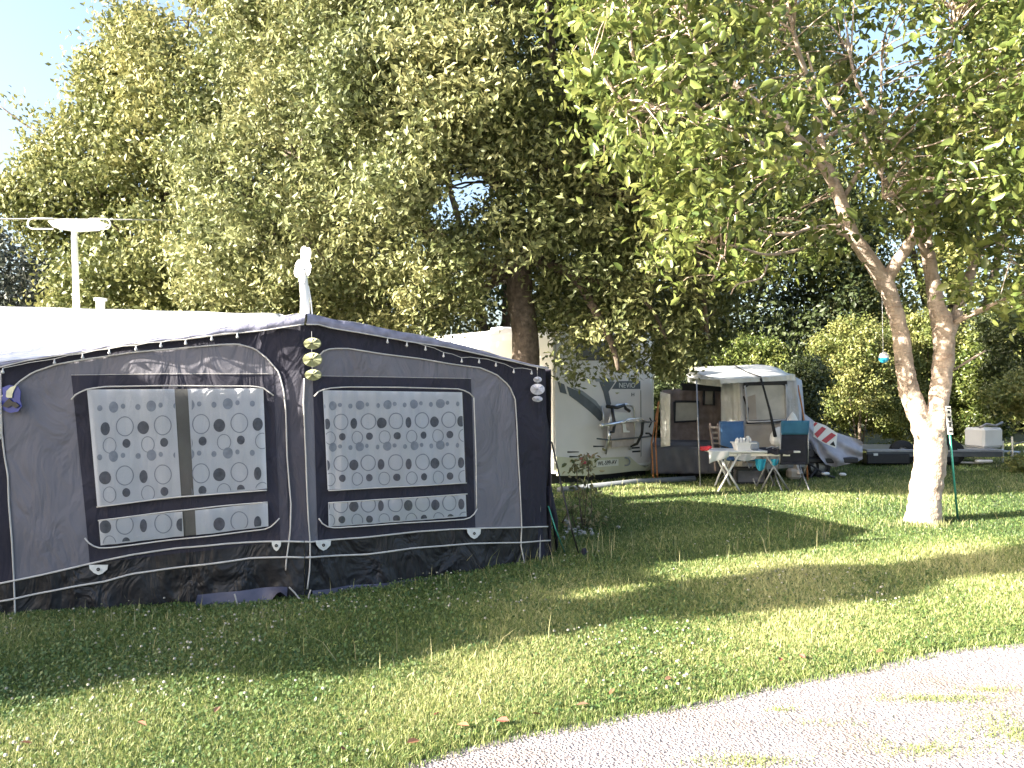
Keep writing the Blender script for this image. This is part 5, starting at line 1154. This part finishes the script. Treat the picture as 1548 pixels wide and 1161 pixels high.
for xx in (1358, 1432):
    b = MB(); c = Vector((at(xx,0,Yr).x, Yr-.15, .27)); b.lathe(c, [(.14,-.09),(.25,-.09),(.27,-.05),(.27,.05),(.25,.09),(.14,.09)], 22, axis='Y'); wh = b.build('wheel', M['black'], tr, True)
    b = MB(); b.lathe(c, [(.001,.07),(.08,.07),(.14,.05),(.14,-.05),(.001,-.05)], 16, axis='Y'); b.build('rim', M['steel'], wh, True)
b = MB(); c = at(1436,0,Yr-.3); b.prism([Vector((c.x+dx, Yr-.32, z)) for dx, z in ((-.14,.1),(-.14,.5),(-.05,.6),(.05,.58),(.14,.42),(.18,.1))], (0,.06,0)); b.build('mudguard', M['black'], tr)
b = MB(); b.tube([(x0, Yr-.1, .10), ((x0+x1)/2, Yr-.1, .10)], .03, 6); b.tube([(at(1430,0,Yr).x, Yr-.2, zb-.2), (at(1478,0,Yr).x, Yr-.2, zb-.22)], .02, 6); b.build('under_bar', M['label'], tr)
b = MB(); b.box((x1+.1, Yr+.3, zb-.02), (.35,.5,.14), bev=.03); b.tube([(x1, Yr+.5, zb), (x1+.9, Yr+.5, zb-.05)], .03, 8); b.tube([(x1+.5, Yr+.5, zb+.2), (x1+.5, Yr+.5, 0)], .025, 8); b.build('drawbar', M['chrome'], tr)
b = MB(); cx = (at(1478,0,Yr).x+at(1520,0,Yr).x)/2; zc = at(0,647,Yr).z
b.box((cx, Yr+.3, (zb+.08+zc)/2), (at(1520,0,Yr).x-at(1478,0,Yr).x, .5, zc-zb-.08), .35, bev=.05); o = b.build('white_box', M['white_paint']); tag(o, 'white rounded box standing on the right end of the flatbed trailer', 'box')
b = MB(); b.tube([Vector((cx-.2, Yr+.1, zc)), Vector((cx-.05, Yr+.1, zc+.08)), Vector((cx+.15, Yr+.1, zc+.04)), Vector((cx+.3, Yr+.1, zc+.12))], .03, 6); tag(b.build('coiled_hose', M['steel'], None, True), 'grey hose lying on top of the white box', 'hose')
b = MB(); b.box(at(1487,697,Yr-.3), (.34,.12,.06), bev=.02); tag(b.build('white_pipe', M['white_plastic']), 'short white block on the grass below the trailer end', 'block')
b = MB(); b.tube([at(1530,672,16.9), at(1548,668,16.9)], .02, 6); b.tube([at(1528,690,16.9), at(1548,682,16.9)], .02, 6); b.tube([at(1530,660,16.9), at(1531,700,16.9)], .02, 6)
tag(b.build('metal_rack', M['chrome']), 'bright metal rack in the bush right of the white box', 'rack')
# log / kerb in front of the motorhome and camper
b = MB(); b.tube([gnd(845,745)+Vector((0,0,.04)), gnd(960,733)+Vector((0,0,.05)), gnd(1050,728)+Vector((0,0,.05))], .05, 8); tag(b.build('ground_bar', M['decal_mid'], None, True), 'grey bar lying on the ground below the motorhome and camper', 'bar')

# ------------------------------------------------------------------ green pole, bauble
g = gnd(1448, 787); tp = at(1432, 614, 9.48)
gp = thing('measuring_pole', g, 'green pole with a white marked top leaning at the forked trunk', 'pole')
mid = g.lerp(tp, .76)
b = MB(); b.tube([g, mid], .013, 8); b.build('pole', M['green_pole'], gp, True)
ax = (tp-g).normalized(); b = MB(); sd2 = Vector((.032, 0, 0)); n2 = Vector((0,-.02,0))
b.prism([mid-sd2*.9+n2, mid+sd2*.9+n2, tp+sd2*.9+n2, tp-sd2*.9+n2], (0, .012, 0)); bd = b.build('marked_board', M['label'], gp)
b = MB()
for t, hgt, wd in ((.12,.02,.05),(.34,.05,.03),(.42,.02,.05),(.55,.04,.025),(.62,.02,.05),(.8,.03,.03),(.93,.015,.05)):
    c = mid.lerp(tp, t)+n2*1.05+Vector((0,-.003,0)); b.prism([c+Vector((-wd/2*.8,0,-hgt/2)), c+Vector((wd/2*.8,0,-hgt/2)), c+Vector((wd/2*.8,0,hgt/2)), c+Vector((-wd/2*.8,0,hgt/2))], (0,.002,0))
b.build('marks', M['black'], bd)
ob = thing('hanging_bauble', at(1336, 541, 9.6), 'white and blue bauble hanging on a string from the forked tree', 'bauble')
b = MB(); b.tube([at(1333,432,9.65), at(1334,480,9.62), at(1335,531,9.6)], .004, 5); b.build('string', M['label'], ob)
c = at(1336,541,9.6); R_ = .058
b = MB(); b.lathe(c, [(R_, .0)]+[(R_*math.cos(t), R_*1.25*math.sin(t)) for t in np.linspace(.1, 1.56, 8)], 18); b.build('upper_half', M['white_plastic'], ob, True)
b = MB(); b.lathe(c, [(R_*math.cos(t), R_*1.1*math.sin(t)) for t in np.linspace(-1.56, 0, 8)], 18); b.build('lower_half', M['sky_blue'], ob, True)

# ------------------------------------------------------------------ rose bush by the awning corner
g = gnd(880, 800); rb_ = thing('rose_bush', g, 'small sparse rose bush with pale leaves by the awning corner', 'bush')
Yg = g.y; b = MB(); tips = []
for pts in ([(880,822),(878,780),(874,740),(872,715),(868,700)], [(882,822),(884,780),(888,740),(890,712),(888,692)], [(884,822),(890,790),(895,770),(892,740)], [(878,822),(868,790),(862,770)], [(882,800),(876,760),(885,725)], [(850,790),(860,770),(868,765)]):
    P = [at(x, y, Yg+random.uniform(-.08, .08)) for x, y in pts]; b.tube(P, [.009]+[.006]*(len(P)-2)+[.003], 6); tips += P[1:]
b.build('stems', M['bark_dark'], rb_, True)
rr = np.random.default_rng(91); ct = []
for (x, y, n_, s) in ((868,705,26,8),(890,695,46,9),(886,706,20,8),(875,730,26,14),(888,740,24,14),(880,770,34,18),(893,790,44,10),(885,805,34,10),(862,772,10,8),(899,785,14,10)):
    for i in range(n_): ct.append(tuple(at(rr.normal(x, s), rr.normal(y, s*.8), Yg+rr.normal(0, .08))))
ct = np.array(ct); n = len(ct)
leaves('foliage', ct, rr.uniform(.045, .08, n), rr.uniform(.03, .05, n), LF['rose'], rb_, rnd=np.clip(rr.random(n)*.8+.25*(ct[:, 2] > .8)-.1, 0, 1), seed=91, hexa=True)
b = MB(); c = at(882,700,Yg-.03); b.lathe(c, [(.001,.03),(.03,.02),(.035,-.01),(.02,-.03)], 10); b.build('bloom', M['red_stripe'], rb_, True)
b = MB()
for i in range(46):
    x = random.gauss(865, 22); y = random.gauss(800, 7); p = gnd(x, y); s = random.uniform(.02, .045); b.box(p+Vector((0,0,s*.4)), (s*1.4, s, s), random.uniform(0, 3), bev=s*.25)
tag(b.build('stone_border', M['concrete']), 'scattered pale stones round the rose bush', 'stones', kind='stuff')
